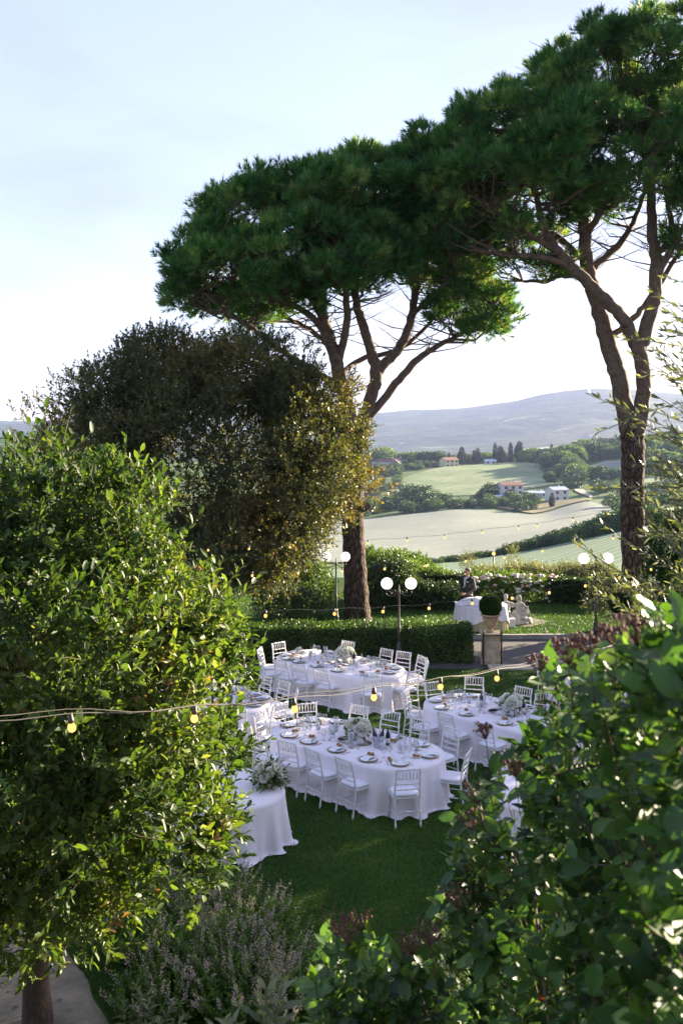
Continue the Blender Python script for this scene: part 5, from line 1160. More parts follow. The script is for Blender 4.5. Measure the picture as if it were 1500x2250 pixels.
def centrepiece(loc, label, seed, s=1.0, green=.35):
    g = random.Random(seed); gn = np.random.default_rng(seed); root = empty('flower_centrepiece', loc); tag(root, label, 'flowers', 'white flower centrepieces')
    MB().lathe([(.05, 0), (.055, .01), (.07, .09), (.085, .12), (.08, .12), (.06, .05), (0, .04)], 16).build('vase', M_PLATE, root)
    fm = []
    for q in range(3):
        b = MB(); k = 0          # layered rose of cupped petals
        for ring, (r, n, tilt) in enumerate(((.008, 3, .1), (.02, 5, .35), (.034, 6, .8), (.044, 7, 1.15))):
            for i in range(n):
                a = 6.283 * i / n + ring * .5 + q; c, s_ = math.cos(a), math.sin(a); w = .020 + r * .25; z = .034 - ring * .006; zt = z + .016 * math.cos(tilt); rt = r + .018 * math.sin(tilt)
                b.add([(r * c - w * s_, r * s_ + w * c, z - .006), (r * c * .8, r * s_ * .8, z - .015), (r * c + w * s_, r * s_ - w * c, z - .006), (rt * c - w * s_ * .8, rt * s_ + w * c * .8, zt), (rt * c * 1.05, rt * s_ * 1.05, zt + .004), (rt * c + w * s_ * .8, rt * s_ - w * c * .8, zt)], [(0, 1, 4, 3), (1, 2, 5, 4)], True)
        me = b.mesh('rose', M_PETAL); at = me.attributes.new('tint', 'FLOAT', 'FACE'); at.data.foreach_set('value', np.full(len(me.polygons), .2 + .4 * q, dtype=np.float32)); fm.append(me)
    for i in range(46):
        u = Vector((g.gauss(0, 1), g.gauss(0, 1), abs(g.gauss(0, .8)) - .1)).normalized(); p = Vector((u.x * .20, u.y * .20, .19 + u.z * .15)) * s
        o = put('rose', fm[i % 3], root); o.location = p; o.rotation_euler = Vector(u).to_track_quat('Z', 'Y').to_euler(); k = g.uniform(.8, 1.25) * s; o.scale = (k, k, k)
    n = 200; u = norm(gn.normal(size=(n, 3)) * [1, 1, .7]); p = u * np.array([.19, .19, .15]) * s + np.array([0, 0, .17 * s])
    put('leaves', leaf_mesh('leaves', T_KITE, p, norm(u + gn.normal(size=(n, 3)) * .5), gn.normal(size=(n, 3)), .08 * s, .03 * s, M_FLEAF, gn.random(n)), root)
    return root

ZT = .762
TABLES = [  # centre, name used in labels, chairs (x, y), laid?
 ('front', (.23, 17.22), 'front oval table',
   [('N', -1.10), ('N', -.52), ('N', .14), ('N', .84), ('F', -1.02), ('F', -.32), ('F', .40), ('F', 1.05), ('E', 1.66, -.68), ('E', 1.80, .38), ('W', -1.72, -.22), ('W', -1.62, .55)]),
 ('back', (-.05, 23.05), 'back oval table',
   [('N', -1.30), ('N', -.72), ('N', -.13), ('N', .52), ('F', -.95), ('F', .30), ('F', .82), ('F', 1.30), ('E', 1.62, -.72), ('E', 1.86, .10), ('E', 1.62, .80), ('W', -1.80, .05), ('W', -1.75, -.55)]),
 ('right', (3.1, 18.95), 'right hand oval table partly behind the viburnum',
   [('N', -1.15), ('N', -.45), ('N', .4), ('F', -1.55), ('F', -.45), ('F', .10), ('F', .9), ('W', -1.70, -.35), ('W', -1.80, .35)]),
 ('far', (6.1, 21.3), 'far right table glimpsed through the viburnum', [('F', -1.2), ('F', -.4), ('F', .4), ('W', -1.75, .0), ('N', -.9)]),
 ('left', (-2.83, 20.4), 'left table half hidden by the laurel',
   [('N', .3), ('N', -.5), ('F', .35), ('F', .95), ('F', -.3), ('E', 1.78, .12), ('E', 1.66, -.60), ('E', 1.5, .85)]),
 ('head', (-2.33, 15.5), 'near left table beside the laurel', []),
 ('near', (3.62, 14.25), 'nearest right table hidden below the viburnum', [('W', -1.62, .55), ('N', -.4), ('F', -.9)]),
]
SHORT = {'front': 'front', 'back': 'back', 'right': 'right hand', 'far': 'far right', 'left': 'left', 'head': 'near left', 'near': 'near right'}
WHERE = {'N': 'near side', 'F': 'far side', 'E': 'right end', 'W': 'left end'}
ORD = ['first', 'second', 'third', 'fourth', 'fifth']
g5 = random.Random(77)
for ti, (key, c, tn, chs) in enumerate(TABLES):
    tablecloth(c, 'white floor length cloth of the ' + tn, 200 + ti)
    cnt = {}
    tot = {k: sum(1 for q in chs if q[0] == k) for k in 'NFEW'}
    def order(q): return q[1] if q[0] in 'NF' else q[2]
    for q in sorted(chs, key=lambda q: (q[0], order(q))):
        side = q[0]; cnt[side] = cnt.get(side, 0) + 1
        if side == 'N': a, n = q[1], -.95 + g5.uniform(-.05, .05)
        elif side == 'F': a, n = q[1], 1.10 + g5.uniform(-.05, .05)
        else: a, n = q[1], q[2]
        core = max(-(HL - HWD), min(HL - HWD, a)); da, dn = a - core, n; L_ = math.hypot(da, dn); da, dn = da / L_, dn / L_
        if side in 'EW': k = max(L_, HWD + .16); a, n = core + da * k, dn * k
        w = loc2w(c, a, n); inward = AX * -da + NX * -dn; ang = math.atan2(inward.y, inward.x) + g5.uniform(-.17, .17)
        if side in 'NF': pos = '%s from left, %s' % (ORD[cnt[side] - 1], WHERE[side])
        elif tot[side] == 1: pos = 'alone, ' + WHERE[side]
        else: pos = '%s from front, %s' % (ORD[cnt[side] - 1], WHERE[side])
        chair(w.x, w.y, ang, 'white bamboo style chair, %s of %s table' % (pos, SHORT[key]), 'white chairs round the banquet tables')
        # place setting in front of the chair
        who = 'at place %s of %s table' % (pos, SHORT[key])
        pa, pn = core + da * (HWD - .22), dn * (HWD - .22); pl = loc2w(c, pa, pn, ZT); out = AX * da + NX * dn; tang = Vector((-out.y, out.x, 0)); rz = math.atan2(out.y, out.x) + math.pi / 2
        pr = empty('dinner_plate', pl, rz); tag(pr, 'gilt edged white plate ' + who, 'plate', 'laid plates'); put('charger', WARE['rim'], pr); put('plate', WARE['plate'], pr)
        thing('napkin', WARE['napkin'], pl + Vector((0, 0, .004)), rz + g5.uniform(-.6, .9), 'folded white napkin ' + who, 'napkin', 'napkins')
        sp = pl - out * .20 + tang * -.13; sp.z = ZT
        thing('side_plate', WARE['side'], sp, rz, 'small bread plate ' + who, 'side plate', 'bread plates'); thing('bread_roll', WARE['roll'] if g5.random() < .7 else WARE['roll1'], sp + Vector((-.02, 0, 0.002)), g5.uniform(0, 6), 'brown bread roll ' + who, 'bread', 'bread rolls')
        thing('fork', WARE['fork'], pl - tang * .20, rz, 'steel fork ' + who, 'fork', 'forks'); thing('knife', WARE['knife'], pl + tang * .20, rz, 'steel knife ' + who, 'knife', 'knives')
        gp_ = pl - out * .27 + tang * .10
        for nm, dx, dy in (('water_goblet', 0, 0), ('wine_glass', .09, -.03), ('flute', .05, -.10)):
            v = gp_ + tang * (dx + g5.uniform(-.015, .015)) + out * (dy + g5.uniform(-.015, .015)); v.z = ZT
            thing(nm, WARE[nm], v, 0, 'clear %s %s' % ({'water_goblet': 'water goblet', 'wine_glass': 'wine glass', 'flute': 'champagne flute'}[nm], who), 'glass', 'table glasses')
    if key in ('front', 'back', 'right', 'left', 'far'):
        fo = {'front': (-.02, .10), 'back': (.05, .12), 'right': (.1, .1), 'left': (0, 0), 'far': (-.6, 0)}[key]
        centrepiece(loc2w(c, *fo, ZT), 'round white rose centrepiece on the ' + tn, 300 + ti, 1.0)
        spots = [(-.95, .05), (-.80, -.10), (-.38, -.16), (-.25, .22), (.28, -.18), (.62, -.10), (.45, .3), (.98, .02)]
        for i, (a, n) in enumerate(spots):
            v = loc2w(c, a + g5.uniform(-.05, .05), n + g5.uniform(-.05, .05), ZT)
            b = empty('water_bottle', v); tag(b, 'clear labelled water bottle, %s from left along the %s table' % (['first', 'second', 'third', 'fourth', 'fifth', 'sixth', 'seventh', 'eighth'][i], SHORT[key]), 'bottle', 'water bottles')
            put('bottle_body', WARE['water_bottle'], b); put('bottle_label', WARE['water_label'], b); put('bottle_cap', WARE['water_cap'], b)
        for i, (a, n) in enumerate(((-.55, .02), (.33, .14)) if key != 'front' else ((.58, .2),)):
            v = loc2w(c, a, n, ZT); b = empty('wine_bottle', v); tag(b, 'dark wine bottle on the %s table%s' % (SHORT[key], '' if key == 'front' else (', nearer the left end' if i == 0 else ', near the flowers')), 'bottle', 'wine bottles'); put('bottle_body', WARE['wine_bottle'], b); put('bottle_label', WARE['wine_label'], b)
        for i, (a, n) in enumerate(((-.62, .18), (.2, -.32))):
            v = loc2w(c, a, n, ZT); b = empty('candle_vase', v); tag(b, 'tall glass cylinder with candle %s the flowers on the %s table' % (['left of', 'in front of'][i], SHORT[key]), 'candle holder', 'candle cylinders'); put('glass_cylinder', WARE['cylinder'], b); put('candle', WARE['candle'], b)
    if key == 'front':
        bk = empty('ice_bucket', loc2w(c, .52, .02, ZT)); tag(bk, 'grey metal ice bucket with bottles on the front oval table', 'bucket')
        MB().lathe([(.0, 0), (.068, 0), (.075, .01), (.098, .19), (.103, .195), (.098, .20), (.09, .19), (.07, .02), (0, .02)], 24).build('bucket_body', M_ZINC, bk)
        for s in (-1, 1): MB().tube([(s * .095, -.03, .15), (s * .125, -.03, .15), (s * .125, .03, .15), (s * .095, .03, .15)], .006, 6).build('handle', M_ZINC, bk)
        for i, (x, y) in enumerate(((.03, .02), (-.03, -.01))):
            o = put('wine_bottle', WARE['wine_bottle']); o.location = loc2w(c, .52, .02, ZT + .03) + Vector((x, y, 0)); o.rotation_euler = (.12 * (-1) ** i, .18 * (-1) ** i, 0); tag(o, 'dark bottle leaning %s in the ice bucket' % ['right', 'left'][i], 'bottle', 'wine bottles')
# arrangement at the end of the near left table
v = P(588, 1712, 15.0); v.z = ZT
cpz = centrepiece(v, 'loose white bouquet with greenery at the right end of the near left table', 340, .95)
gn = np.random.default_rng(341); n = 60; o = np.tile([[0, 0, .15]], (n, 1)); d = norm(gn.normal(size=(n, 3)) * [1, 1, .5] + [.5, -.2, .0]); pos, ld, nr, mid, end = sprays(o, d, .30, 9, gn, .9)
put('trailing_greenery', leaf_mesh('trailing_greenery', T_LEAF, pos, ld, nr, .075, .035, M_SHL, gn.random(len(pos))), cpz)
for i, (px, py) in enumerate(((571, 1715), (583, 1722))):
    v = G(px, py, ZT); b = empty('candle_vase', v); tag(b, 'tall clear candle cylinder on the near left table, %s of two' % ['left', 'right'][i], 'candle holder', 'candle cylinders'); put('glass_cylinder', WARE['cylinder'], b); put('candle', WARE['candle'], b)
v = G(894, 1775, .13); rb2 = MB().add([(-.012, 0, .1), (.012, 0, .1), (.02, .004, 0), (-.006, .0, .01), (.03, -.004, -.06), (.006, -.004, -.07)], [(0, 3, 2, 1), (3, 5, 4, 2)]).build('ribbon', plain('green_ribbon', (.05, .35, .22), .5)); rb2.location = v; tag(rb2, 'green ribbon hanging under the front chair at the right end of the front table', 'ribbon')
# ================================================================ lamps, string lights, urn, buffet, statue, person
M_IRON = plain('dark_iron', (.045, .042, .042), .45, metal=.3, noise=.3, nscale=20); M_IRONW = plain('worn_iron', (.10, .085, .07), .6, metal=.3, noise=.4, nscale=20)
M_GLOBE = emis('lit_globe', (1, .94, .85), .30)
def lamp_post(name, base, h, arm, gr_, rz, label):
    o = empty(name, base, rz); tag(o, label, 'lamp post', 'globe lamp posts')
    MB().lathe([(.11, 0), (.11, .05), (.09, .08), (.085, .32), (.095, .35), (.07, .40), (.06, .55), (.045, .62)], 12).build('plinth', M_IRON, o)
    MB().lathe([(.04, .6), (.036, .9), (.048, .95), (.048, 1.0), (.03, 1.04), (.024, h - .28), (.036, h - .26), (.036, h - .2), (.02, h - .16), (.012, h - .05), (0, h - .02)], 12).build('pole', M_IRONW, o)
    for s in (-1, 1):
        pts, rad = smooth_line([(0, 0, h - .24), (s * arm * .35, 0, h - .30), (s * arm * .75, 0, h - .33), (s * arm * 1.05, 0, h - .27), (s * arm, 0, h - .19)], [.013] * 5, 5); a = MB().tube(pts, rad, 8)
        c = (s * arm * .45, 0, h - .215); pts = [(c[0] + s * .075 * (1 - t * .6) * math.cos(t * 7.5 - 1), 0, c[2] - .0 + .075 * (1 - t * .6) * math.sin(t * 7.5 - 1)) for t in [i / 18 for i in range(19)]]; a.tube(pts, .007, 6)
        ar = a.build('arm', M_IRON, o)
        MB().lathe([(.02, h - .2), (.05, h - .17), (.06, h - .15), (.06, h - .14)], 12, (s * arm, 0, 0)).build('globe_collar', M_IRON, ar)
        MB().ball((s * arm, 0, h), gr_, 24, 16).build('globe', M_GLOBE, o)
b = G(876, 1462); lamp_post('lamp_post', b, H - (1282 - HY) * b.y / F, .315, .155, 0, 'lamp post with two white globes in front of the clipped hedge')
b = G(738, 1384); b.z = .05; lamp_post('lamp_post', b, H - (1223 - HY) * b.y / F - .05, .295, .145, 0, 'lamp post with two white globes left of the first pine trunk')
b = Vector(P(1308, 1410, 29)); b.z = 0.0; lamp_post('lamp_post', b, H - (1227 - HY) * 29 / F, .36, .16, .1, 'lamp post with two globes seen behind the olive twigs at the right')
b = TP(1216, 70); lamp_post('lamp_post', b, H - (1258 - HY) * 70 / F - b.z, .21, .13, 0, 'small distant lamp post with two globes below the silver shrubs')

M_CABLE = plain('black_cable', (.03, .028, .026), .6); M_CABLB = plain('tan_cable', (.06, .048, .035), .7)  # main cable black, second wire tan
M_BULB = emis('lit_bulb', (1.0, .55, .15), .36); M_SOCK = plain('bulb_socket', (.06, .035, .025), .5)
BULB = MB().lathe([(.011, -.045), (.018, -.054), (.0255, -.072), (.0255, -.083), (.019, -.098), (.007, -.105), (0, -.106)], 12).mesh('bulb', M_BULB)
SOCK = MB().lathe([(.006, .012), (.014, .008), (.016, -.02), (.019, -.024), (.019, -.045), (.012, -.05)], 10).mesh('socket', M_SOCK)
def string(label, A, B, C, Z0, ys, ids, lo, hi, cable=M_CABLE, r=.0036, double=False):
    """festoon whose bulb i hangs at u = (A + B i) / (1 + C i); ys: heights (pixel rows) at given i"""
    def at(i):
        Z = Z0 * (1 + C * i); u = (A + B * i) / (1 + C * i); y = float(np.interp(i, [k for k, _ in ys], [v for _, v in ys])); return P(CX + u, y, Z)
    st = at(lo); root = empty('string_light', st); tag(root, label, 'string lights', 'festoon lights')
    n = int((hi - lo) * 6); pts = [at(lo + (hi - lo) * k / n) + Vector((0, 0, .055 + .012 * math.sin(k * 1.05))) - st for k in range(n + 1)]
    MB().tube(pts, r, 6).build('cable', cable, root)
    if double:
        pts = [p + Vector((.01 * math.sin(k * .9), .012 * math.cos(k * .9), .016 + .014 * math.sin(k * .35))) for k, p in enumerate(pts)]; MB().tube(pts, r * .8, 5).build('support_wire', M_CABLB, root)
    for i in ids:
        p = at(i) - st + Vector((0, 0, .055)); tl = Euler((rnd.uniform(-.12, .12), rnd.uniform(-.12, .12), 0))
        s = put('socket', SOCK, root); s.location = p; s.rotation_euler = tl
        bb = put('bulb', BULB, s)
string('nearest string of lights crossing from the laurel to the viburnum', -595, 231.3, .130, 6.0, [(-1, 1612), (0, 1592), (1, 1572), (2, 1552), (3, 1527), (4, 1504), (5, 1486), (6, 1464), (9, 1400)], range(0, 9), -1.2, 9, double=True)
string('string of lights passing in front of the buffet and the statue', -15, 110.3, .0348, 16.3, [(-4, 1365), (-1.3, 1350), (0, 1346), (1, 1341), (2, 1334), (3, 1323), (4, 1312), (5, 1300), (6, 1285), (7, 1267), (8, 1249), (9, 1229), (11, 1190)], [-2.3, -1.3, 0, 1, 2, 3, 4, 5, 6, 7, 8, 9], -4, 11)
string('highest string of lights across the pale field between the two pines', -202, 87.5, .0078, 24.5, [(-2, 1210), (0, 1204), (2, 1197), (4, 1186), (5, 1179), (6, 1169), (7, 1159), (7.5, 1154), (8.5, 1141), (9.5, 1127), (10, 1118)], [-1, 0, 1, 2, 3, 4, 5, 6, 7, 7.5, 8.5, 9.5], -2, 10)
string('string of lights crossing the wheat field below the highest string', 95, 93.6, .0167, 21.8, [(-4, 1268), (-2, 1257), (-1, 1253), (0, 1248), (1, 1241), (2, 1231), (3, 1223), (4, 1209), (5, 1197), (6, 1181), (7, 1167), (8, 1152), (10, 1120)], range(-3, 9), -4, 10)
pl = TP(1084, 46); tp = P(1084, 1220, 46); o = empty('light_pole', pl); tag(o, 'thin pole with a small lit bulb beyond the rose bush', 'pole'); hh = tp.z - pl.z
MB().tube([(0, 0, -.2), (0, 0, hh)], .03, 8).build('pole', M_IRON, o); MB().ball((0, 0, hh + .07), .08, 10, 8).build('bulb', M_BULB, o)
# anchor post for the nearest string, just outside the right edge
o = empty('string_post', (5.6, 13.3, 0)); tag(o, 'dark post that carries the nearest string of lights beyond the right edge', 'post'); MB().lathe([(.05, 0), (.05, 3.6), (0, 3.62)], 10).build('pole', M_IRON, o)

# ---- urn on its pedestal
M_STONE = plain('travertine', (.50, .40, .27), .85, noise=.4, nscale=6, bump=.35, bscale=30); M_TERRA = plain('weathered_terracotta', (.46, .32, .19), .85, noise=.3, nscale=8, bump=.3); M_BOX = leafmat('box_leaf', [(0, (.012, .03, .008)), (.6, (.03, .07, .014)), (1, (.07, .12, .025))], .75, .25, .15)
def urn_set(px, Z, where, guard=True):
    x = (px - CX) * Z / F
    p = empty('pedestal', (x, Z, 0)); tag(p, 'square stone pedestal with framed panels ' + where, 'pedestal', 'stone pedestals')
    MB().box((0, 0, .05), (.56, .56, .10)).build('plinth', M_STONE, p); MB().box((0, 0, .41), (.43, .43, .62)).build('shaft', M_STONE, p); MB().box((0, 0, .745), (.50, .50, .05)).box((0, 0, .785), (.56, .56, .035)).build('cap', M_STONE, p)
    for q in range(4):
        f = MB(); w, h0, h1 = .145, .16, .64
        for (a, b_) in (((-w, h0), (w, h0)), ((-w, h1), (w, h1)), ((-w, h0), (-w, h1)), ((w, h0), (w, h1))): f.tube([(a[0], -.217, a[1]), (b_[0], -.217, b_[1])], .009, 6)
        o_ = f.build('panel_frame', M_STONE, p); o_.rotation_euler = (0, 0, q * math.pi / 2)
    u = empty('urn', (x, Z, .803)); tag(u, 'carved terracotta urn on the stone pedestal ' + where, 'urn', 'terracotta urns')
    MB().lathe([(.115, 0), (.12, .02), (.10, .035), (.06, .06), (.05, .09), (.065, .11), (.075, .115), (.10, .14), (.15, .20), (.185, .27), (.20, .36), (.205, .41), (.235, .43), (.262, .445), (.268, .465), (.255, .48), (.22, .475), (.19, .42), (.0, .40)], 32).build('bowl', M_TERRA, u)
    sw = MB()
    for k in range(6):
        a0 = k * 1.047; pts = [((.205 - .012 * math.sin(math.pi * t)) * math.cos(a0 + 1.047 * t), (.205 - .012 * math.sin(math.pi * t)) * math.sin(a0 + 1.047 * t), .385 - .075 * math.sin(math.pi * t)) for t in [i / 8 for i in range(9)]]; sw.tube(pts, [.009, .012, .015, .017, .018, .017, .015, .012, .009], 6)
    sw.build('swag', M_TERRA, u)
    c = np.array([x, Z, .803 + .48 + .21])
    t = leafy('topiary_ball', 'clipped round boxwood ball growing in the urn ' + where, 'topiary', [(c, np.array([.262, .262, .262]))], 3200, 5, .05, .032, .022, M_BOX, 400 + int(px), Vector((x, Z, .803 + .44)), 'boxwood balls', thick=.06, lump=.04, lscale=9, gap=None, back=1, low=1)
    MB().ball((0, 0, .25), (.235, .235, .235), 20, 14).build('dark_core', bpy.data.materials['hedge_inside'], t)  # solid dark ball standing in for the shaded inside, stops see-through
    if guard:
        gd = empty('metal_guard', (x, Z - .33, 0)); tag(gd, 'dark metal guard of two posts and a rail in front of the pedestal', 'guard rail')
        for s in (-1, 1): MB().lathe([(.025, 0), (.025, .83), (.035, .84), (.035, .86), (.03, .89), (0, .905)], 8, (s * .235, 0, 0)).build('post', M_IRONW, gd)
        MB().tube([(-.235, 0, .78), (.235, 0, .78)], .014, 6).build('rail', M_IRONW, gd)
urn_set(1077, 26.4, 'at the end of the clipped hedge'); urn_set(1362, 26.7, 'at the right, behind the viburnum', False)
M_FLAG = plain('pale_flagstone', (.40, .37, .32), .9, noise=.3, nscale=4)
MB().box((0, 0, .02), (1.1, .5, .05)).build('step_stone', M_FLAG).location = (4.35, 25.75, 0); tag(bpy.data.objects['step_stone'], 'pale flat stone at the lawn edge right of the pedestal', 'stone')

# ---- buffet table
M_SKIRT = plain('gold_satin', (.40, .36, .20), .45, noise=.1, nscale=3); ZBF = 30.6; BX = (1056 - CX) * ZBF / F
def ell(t, a, b_, e=.72):
    c, s = math.cos(t), math.sin(t); return a * math.copysign(abs(c) ** e, c), b_ * math.copysign(abs(s) ** e, s)
bt = empty('buffet_table', (BX, ZBF, .05)); tag(bt, 'oval buffet table with pleated gold skirt in front of the standing man', 'table')
def skirt(a, b_, z0f, zt, amp, k, nm, mat, par, seed, flare=.06, N=220):
    g = random.Random(seed); ph = g.uniform(0, 6); vs, fs = [], []; rn = 12
    for j in range(rn + 4):
        for i in range(N):
            t = 6.2832 * i / N
            if j < 4: q = (j + 1) / 4; x, y = ell(t, a * q, b_ * q); z = zt
            else:
                u = (j - 3) / rn; f = 1 + 0; w = flare * u + amp * u * math.sin(k * t + ph + 1.2 * math.sin(3 * t)); x, y = ell(t, a + w, b_ + w); z = zt - u * (zt - z0f(t))
            vs.append((x, y, z))
    for j in range(rn + 3):
        for i in range(N): i2 = (i + 1) % N; fs.append((j * N + i, j * N + i2, (j + 1) * N + i2, (j + 1) * N + i))
    vs.append((0, 0, zt)); m = len(vs) - 1; fs += [(i, (i + 1) % N, m)[::-1] for i in range(N)]
    return MB().add(vs, fs, True).build(nm, mat, par)
skirt(.74, .42, lambda t: .01, .735, .022, 46, 'skirt', M_SKIRT, bt, 1)
def hem(t):
    d = (t - 4.71 + math.pi) % 6.2832 - math.pi      # 0 faces the camera, negative to the left
    return .27 + .10 * math.sin(2.2 * d + .6) + .05 * math.sin(7 * d) - (.30 if -1.35 < d < -.55 else 0) * (1 - abs(d + .95) / .4)
oc = skirt(.78, .46, lambda t: max(.012, hem(t)), .765, .028, 17, 'tablecloth', M_CLOTH, None, 2, .05); oc.location = (BX, ZBF, .05); tag(oc, 'white cloth hanging unevenly over the gold skirted buffet table', 'tablecloth')
gr2 = np.linspace(-1, 1, 40); Xc, Yc = np.meshgrid(gr2, gr2); hgt = .20 * np.clip(1 - (np.abs(Xc + .1) / .85) ** 3, 0, 1) * np.clip(1 - (np.abs(Yc) / .75) ** 4, 0, 1) + .035 * fbm(np.stack([Xc * 1.2, Yc], -1), 4.5, 3, 17) * (1 - .4 * np.abs(Xc)); rr = np.maximum(np.abs(Xc), np.abs(Yc))
hgt = np.maximum(hgt, .006 + .012 * (1 + np.sin(9 * Xc + 6 * Yc)) * .5)
dc = put('draped_cloth', gridmesh(Xc * .62 - .12 + .05 * np.sin(5 * Yc), Yc * .36 + .03 * np.sin(6 * Xc), hgt, 'draped_cloth', M_CLOTH)); dc.location = (BX - .02, ZBF, .05 + .772); tag(dc, 'crumpled white cloth covering trays on the buffet table', 'cloth')
cb_ = empty('plastic_crate', (BX + .95, ZBF + .25, .05), .15); tag(cb_, 'small pale grey box on the grass between buffet and statue', 'box')
MB().box((0, 0, .16), (.26, .2, .26)).build('body', M_LABEL, cb_); MB().box((0, -.104, .20), (.16, .01, .12)).build('front_panel', M_ZINC, cb_)
for sx in (-1, 1):
    for sy in (-1, 1): MB().box((sx * .11, sy * .08, .018), (.025, .025, .036)).build('foot', M_ZINC, cb_)
M_MAT = plain('bare_earth_and_gravel', (.20, .17, .12), .95, noise=.5, nscale=9, bump=.5, bscale=30)
def flat(name, pts, z, mat, label=None, cat=None, kind=None):
    mb = MB(); mb.add([(p.x, p.y, z) for p in pts], [tuple(range(len(pts)))]); o = mb.build(name, mat); return tag(o, label, cat, kind=kind)
flat('gravel_patch', [G(1110, 1377, .05), G(1165, 1379, .05), G(1206, 1367, .05), G(1165, 1358, .05), G(1120, 1362, .05)], .075, M_MAT, kind='structure')

# ---- blobs grown together into one surface
def blob(name, prims, mat, par, voxel=.012, smooth=4):
    mb = MB()
    for p in prims:
        if p[0] == 'e': mb.ball(p[1], p[2], 16, 12)
        else:
            _, a, ra, b_, rb_ = p; a, b_ = Vector(a), Vector(b_); mb.tube([a, a.lerp(b_, .5), b_], [ra, (ra + rb_) / 2, rb_], 14); mb.ball(a, ra, 14, 10); mb.ball(b_, rb_, 14, 10)
    o = mb.build(name, mat, par); m = o.modifiers.new('remesh', 'REMESH'); m.mode = 'VOXEL'; m.voxel_size = voxel; m.use_smooth_shade = True
    s = o.modifiers.new('smooth', 'SMOOTH'); s.factor = .5; s.iterations = smooth; return o

# ---- statue of two figures
M_MARB = plain('weathered_stone', (.42, .40, .37), .85, noise=.45, nscale=9, bump=.5, bscale=40, col2=(.15, .14, .125))
st = empty('garden_statue', (P(1130, 1372, 31.5).x, 31.5, .05)); tag(st, 'weathered stone statue of a seated couple embracing beside the buffet', 'statue')
blob('base', [('e', (.05, 0, .05), (.52, .30, .09)), ('e', (.3, .05, .12), (.22, .22, .18)), ('e', (-.25, .08, .12), (.2, .2, .16))], M_MARB, st, .014)
man = [('e', (-.29, .0, .50), (.145, .10, .19)), ('e', (-.28, .0, .62), (.17, .10, .10)), ('c', (-.29, .0, .70), .05, (-.29, -.01, .78), .045), ('e', (-.285, -.01, .845), (.065, .075, .088)), ('e', (-.285, -.065, .80), (.04, .035, .05)), ('e', (-.285, -.085, .845), (.014, .022, .018)), ('e', (-.285, .012, .885), (.075, .075, .055)),
       ('c', (-.45, .0, .63), .062, (-.48, -.05, .44), .05), ('c', (-.48, -.05, .44), .048, (-.36, -.18, .34), .036), ('e', (-.34, -.2, .33), (.035, .045, .025)), ('c', (-.12, .0, .64), .055, (.02, -.05, .57), .045), ('c', (.02, -.05, .57), .043, (.13, -.08, .66), .033),
       ('e', (-.28, -.02, .32), (.17, .14, .12)), ('c', (-.36, -.06, .27), .09, (-.34, -.34, .30), .07), ('c', (-.34, -.34, .30), .06, (-.38, -.36, .05), .045), ('c', (-.2, -.06, .26), .09, (-.06, -.32, .24), .07), ('c', (-.06, -.32, .24), .06, (-.16, -.38, .05), .045), ('e', (-.38, -.42, .03), (.04, .09, .03)), ('e', (-.16, -.44, .03), (.04, .09, .03))]
for k in range(4): man.append(('c', (-.35 + .012 * k, -.21 - .004 * k, .335), .011, (-.33 + .014 * k, -.25, .315), .009))
blob('seated_man', man, M_MARB, st, .011, 3)
wo = [('e', (.15, .0, .50), (.12, .10, .18)), ('e', (.16, .02, .60), (.13, .09, .09)), ('c', (.13, .0, .67), .042, (.11, -.01, .75), .04), ('e', (.10, -.015, .805), (.06, .07, .08)), ('e', (.035, -.03, .80), (.018, .016, .018)), ('e', (.13, .02, .82), (.085, .085, .09)), ('e', (.165, .03, .76), (.06, .06, .07)), ('e', (.18, .04, .69), (.05, .05, .06)),
      ('c', (.04, -.03, .62), .045, (-.08, -.1, .55), .038), ('c', (-.08, -.1, .55), .036, (-.2, -.1, .62), .03), ('c', (.27, .0, .60), .05, (.3, -.1, .45), .042), ('c', (.3, -.1, .45), .04, (.16, -.2, .40), .03)]
blob('seated_woman', wo, M_MARB, st, .011, 3)
dr = [('e', (.16, -.02, .30), (.26, .22, .18)), ('e', (.05, -.18, .20), (.32, .18, .15)), ('e', (.33, .0, .30), (.12, .16, .26)), ('e', (.36, -.05, .12), (.18, .24, .14)), ('e', (0, -.3, .08), (.38, .14, .10))]
for k in range(11):
    t = k / 10; pts = [Vector((.40 - .10 * t, -.06 - .10 * t, .56 - .30 * t)), Vector((.36 - .2 * t, -.20 - .10 * t, .34 - .2 * t)), Vector((.12 - .2 * t, -.30 - .08 * t, .22 - .15 * t)), Vector((-.14 - .16 * t, -.30 - .08 * t, .27 - .21 * t))]
    pp, _ = smooth_line(pts, [0] * 4, 4)
    for q in range(len(pp) - 1): dr.append(('c', pp[q], .020, pp[q + 1], .020))
for k in range(5):
    pp, _ = smooth_line([(.30 + .03 * k, -.12 + .06 * k, .58 - .03 * k), (.43 + .012 * k, -.08 + .04 * k, .42 - .02 * k), (.46, -.12 + .05 * k, .22), (.50, -.16 + .07 * k, .03)], [0] * 4, 4)
    for q in range(len(pp) - 1): dr.append(('c', pp[q], .018, pp[q + 1], .020))
blob('drapery', dr, M_MARB, st, .011, 2)

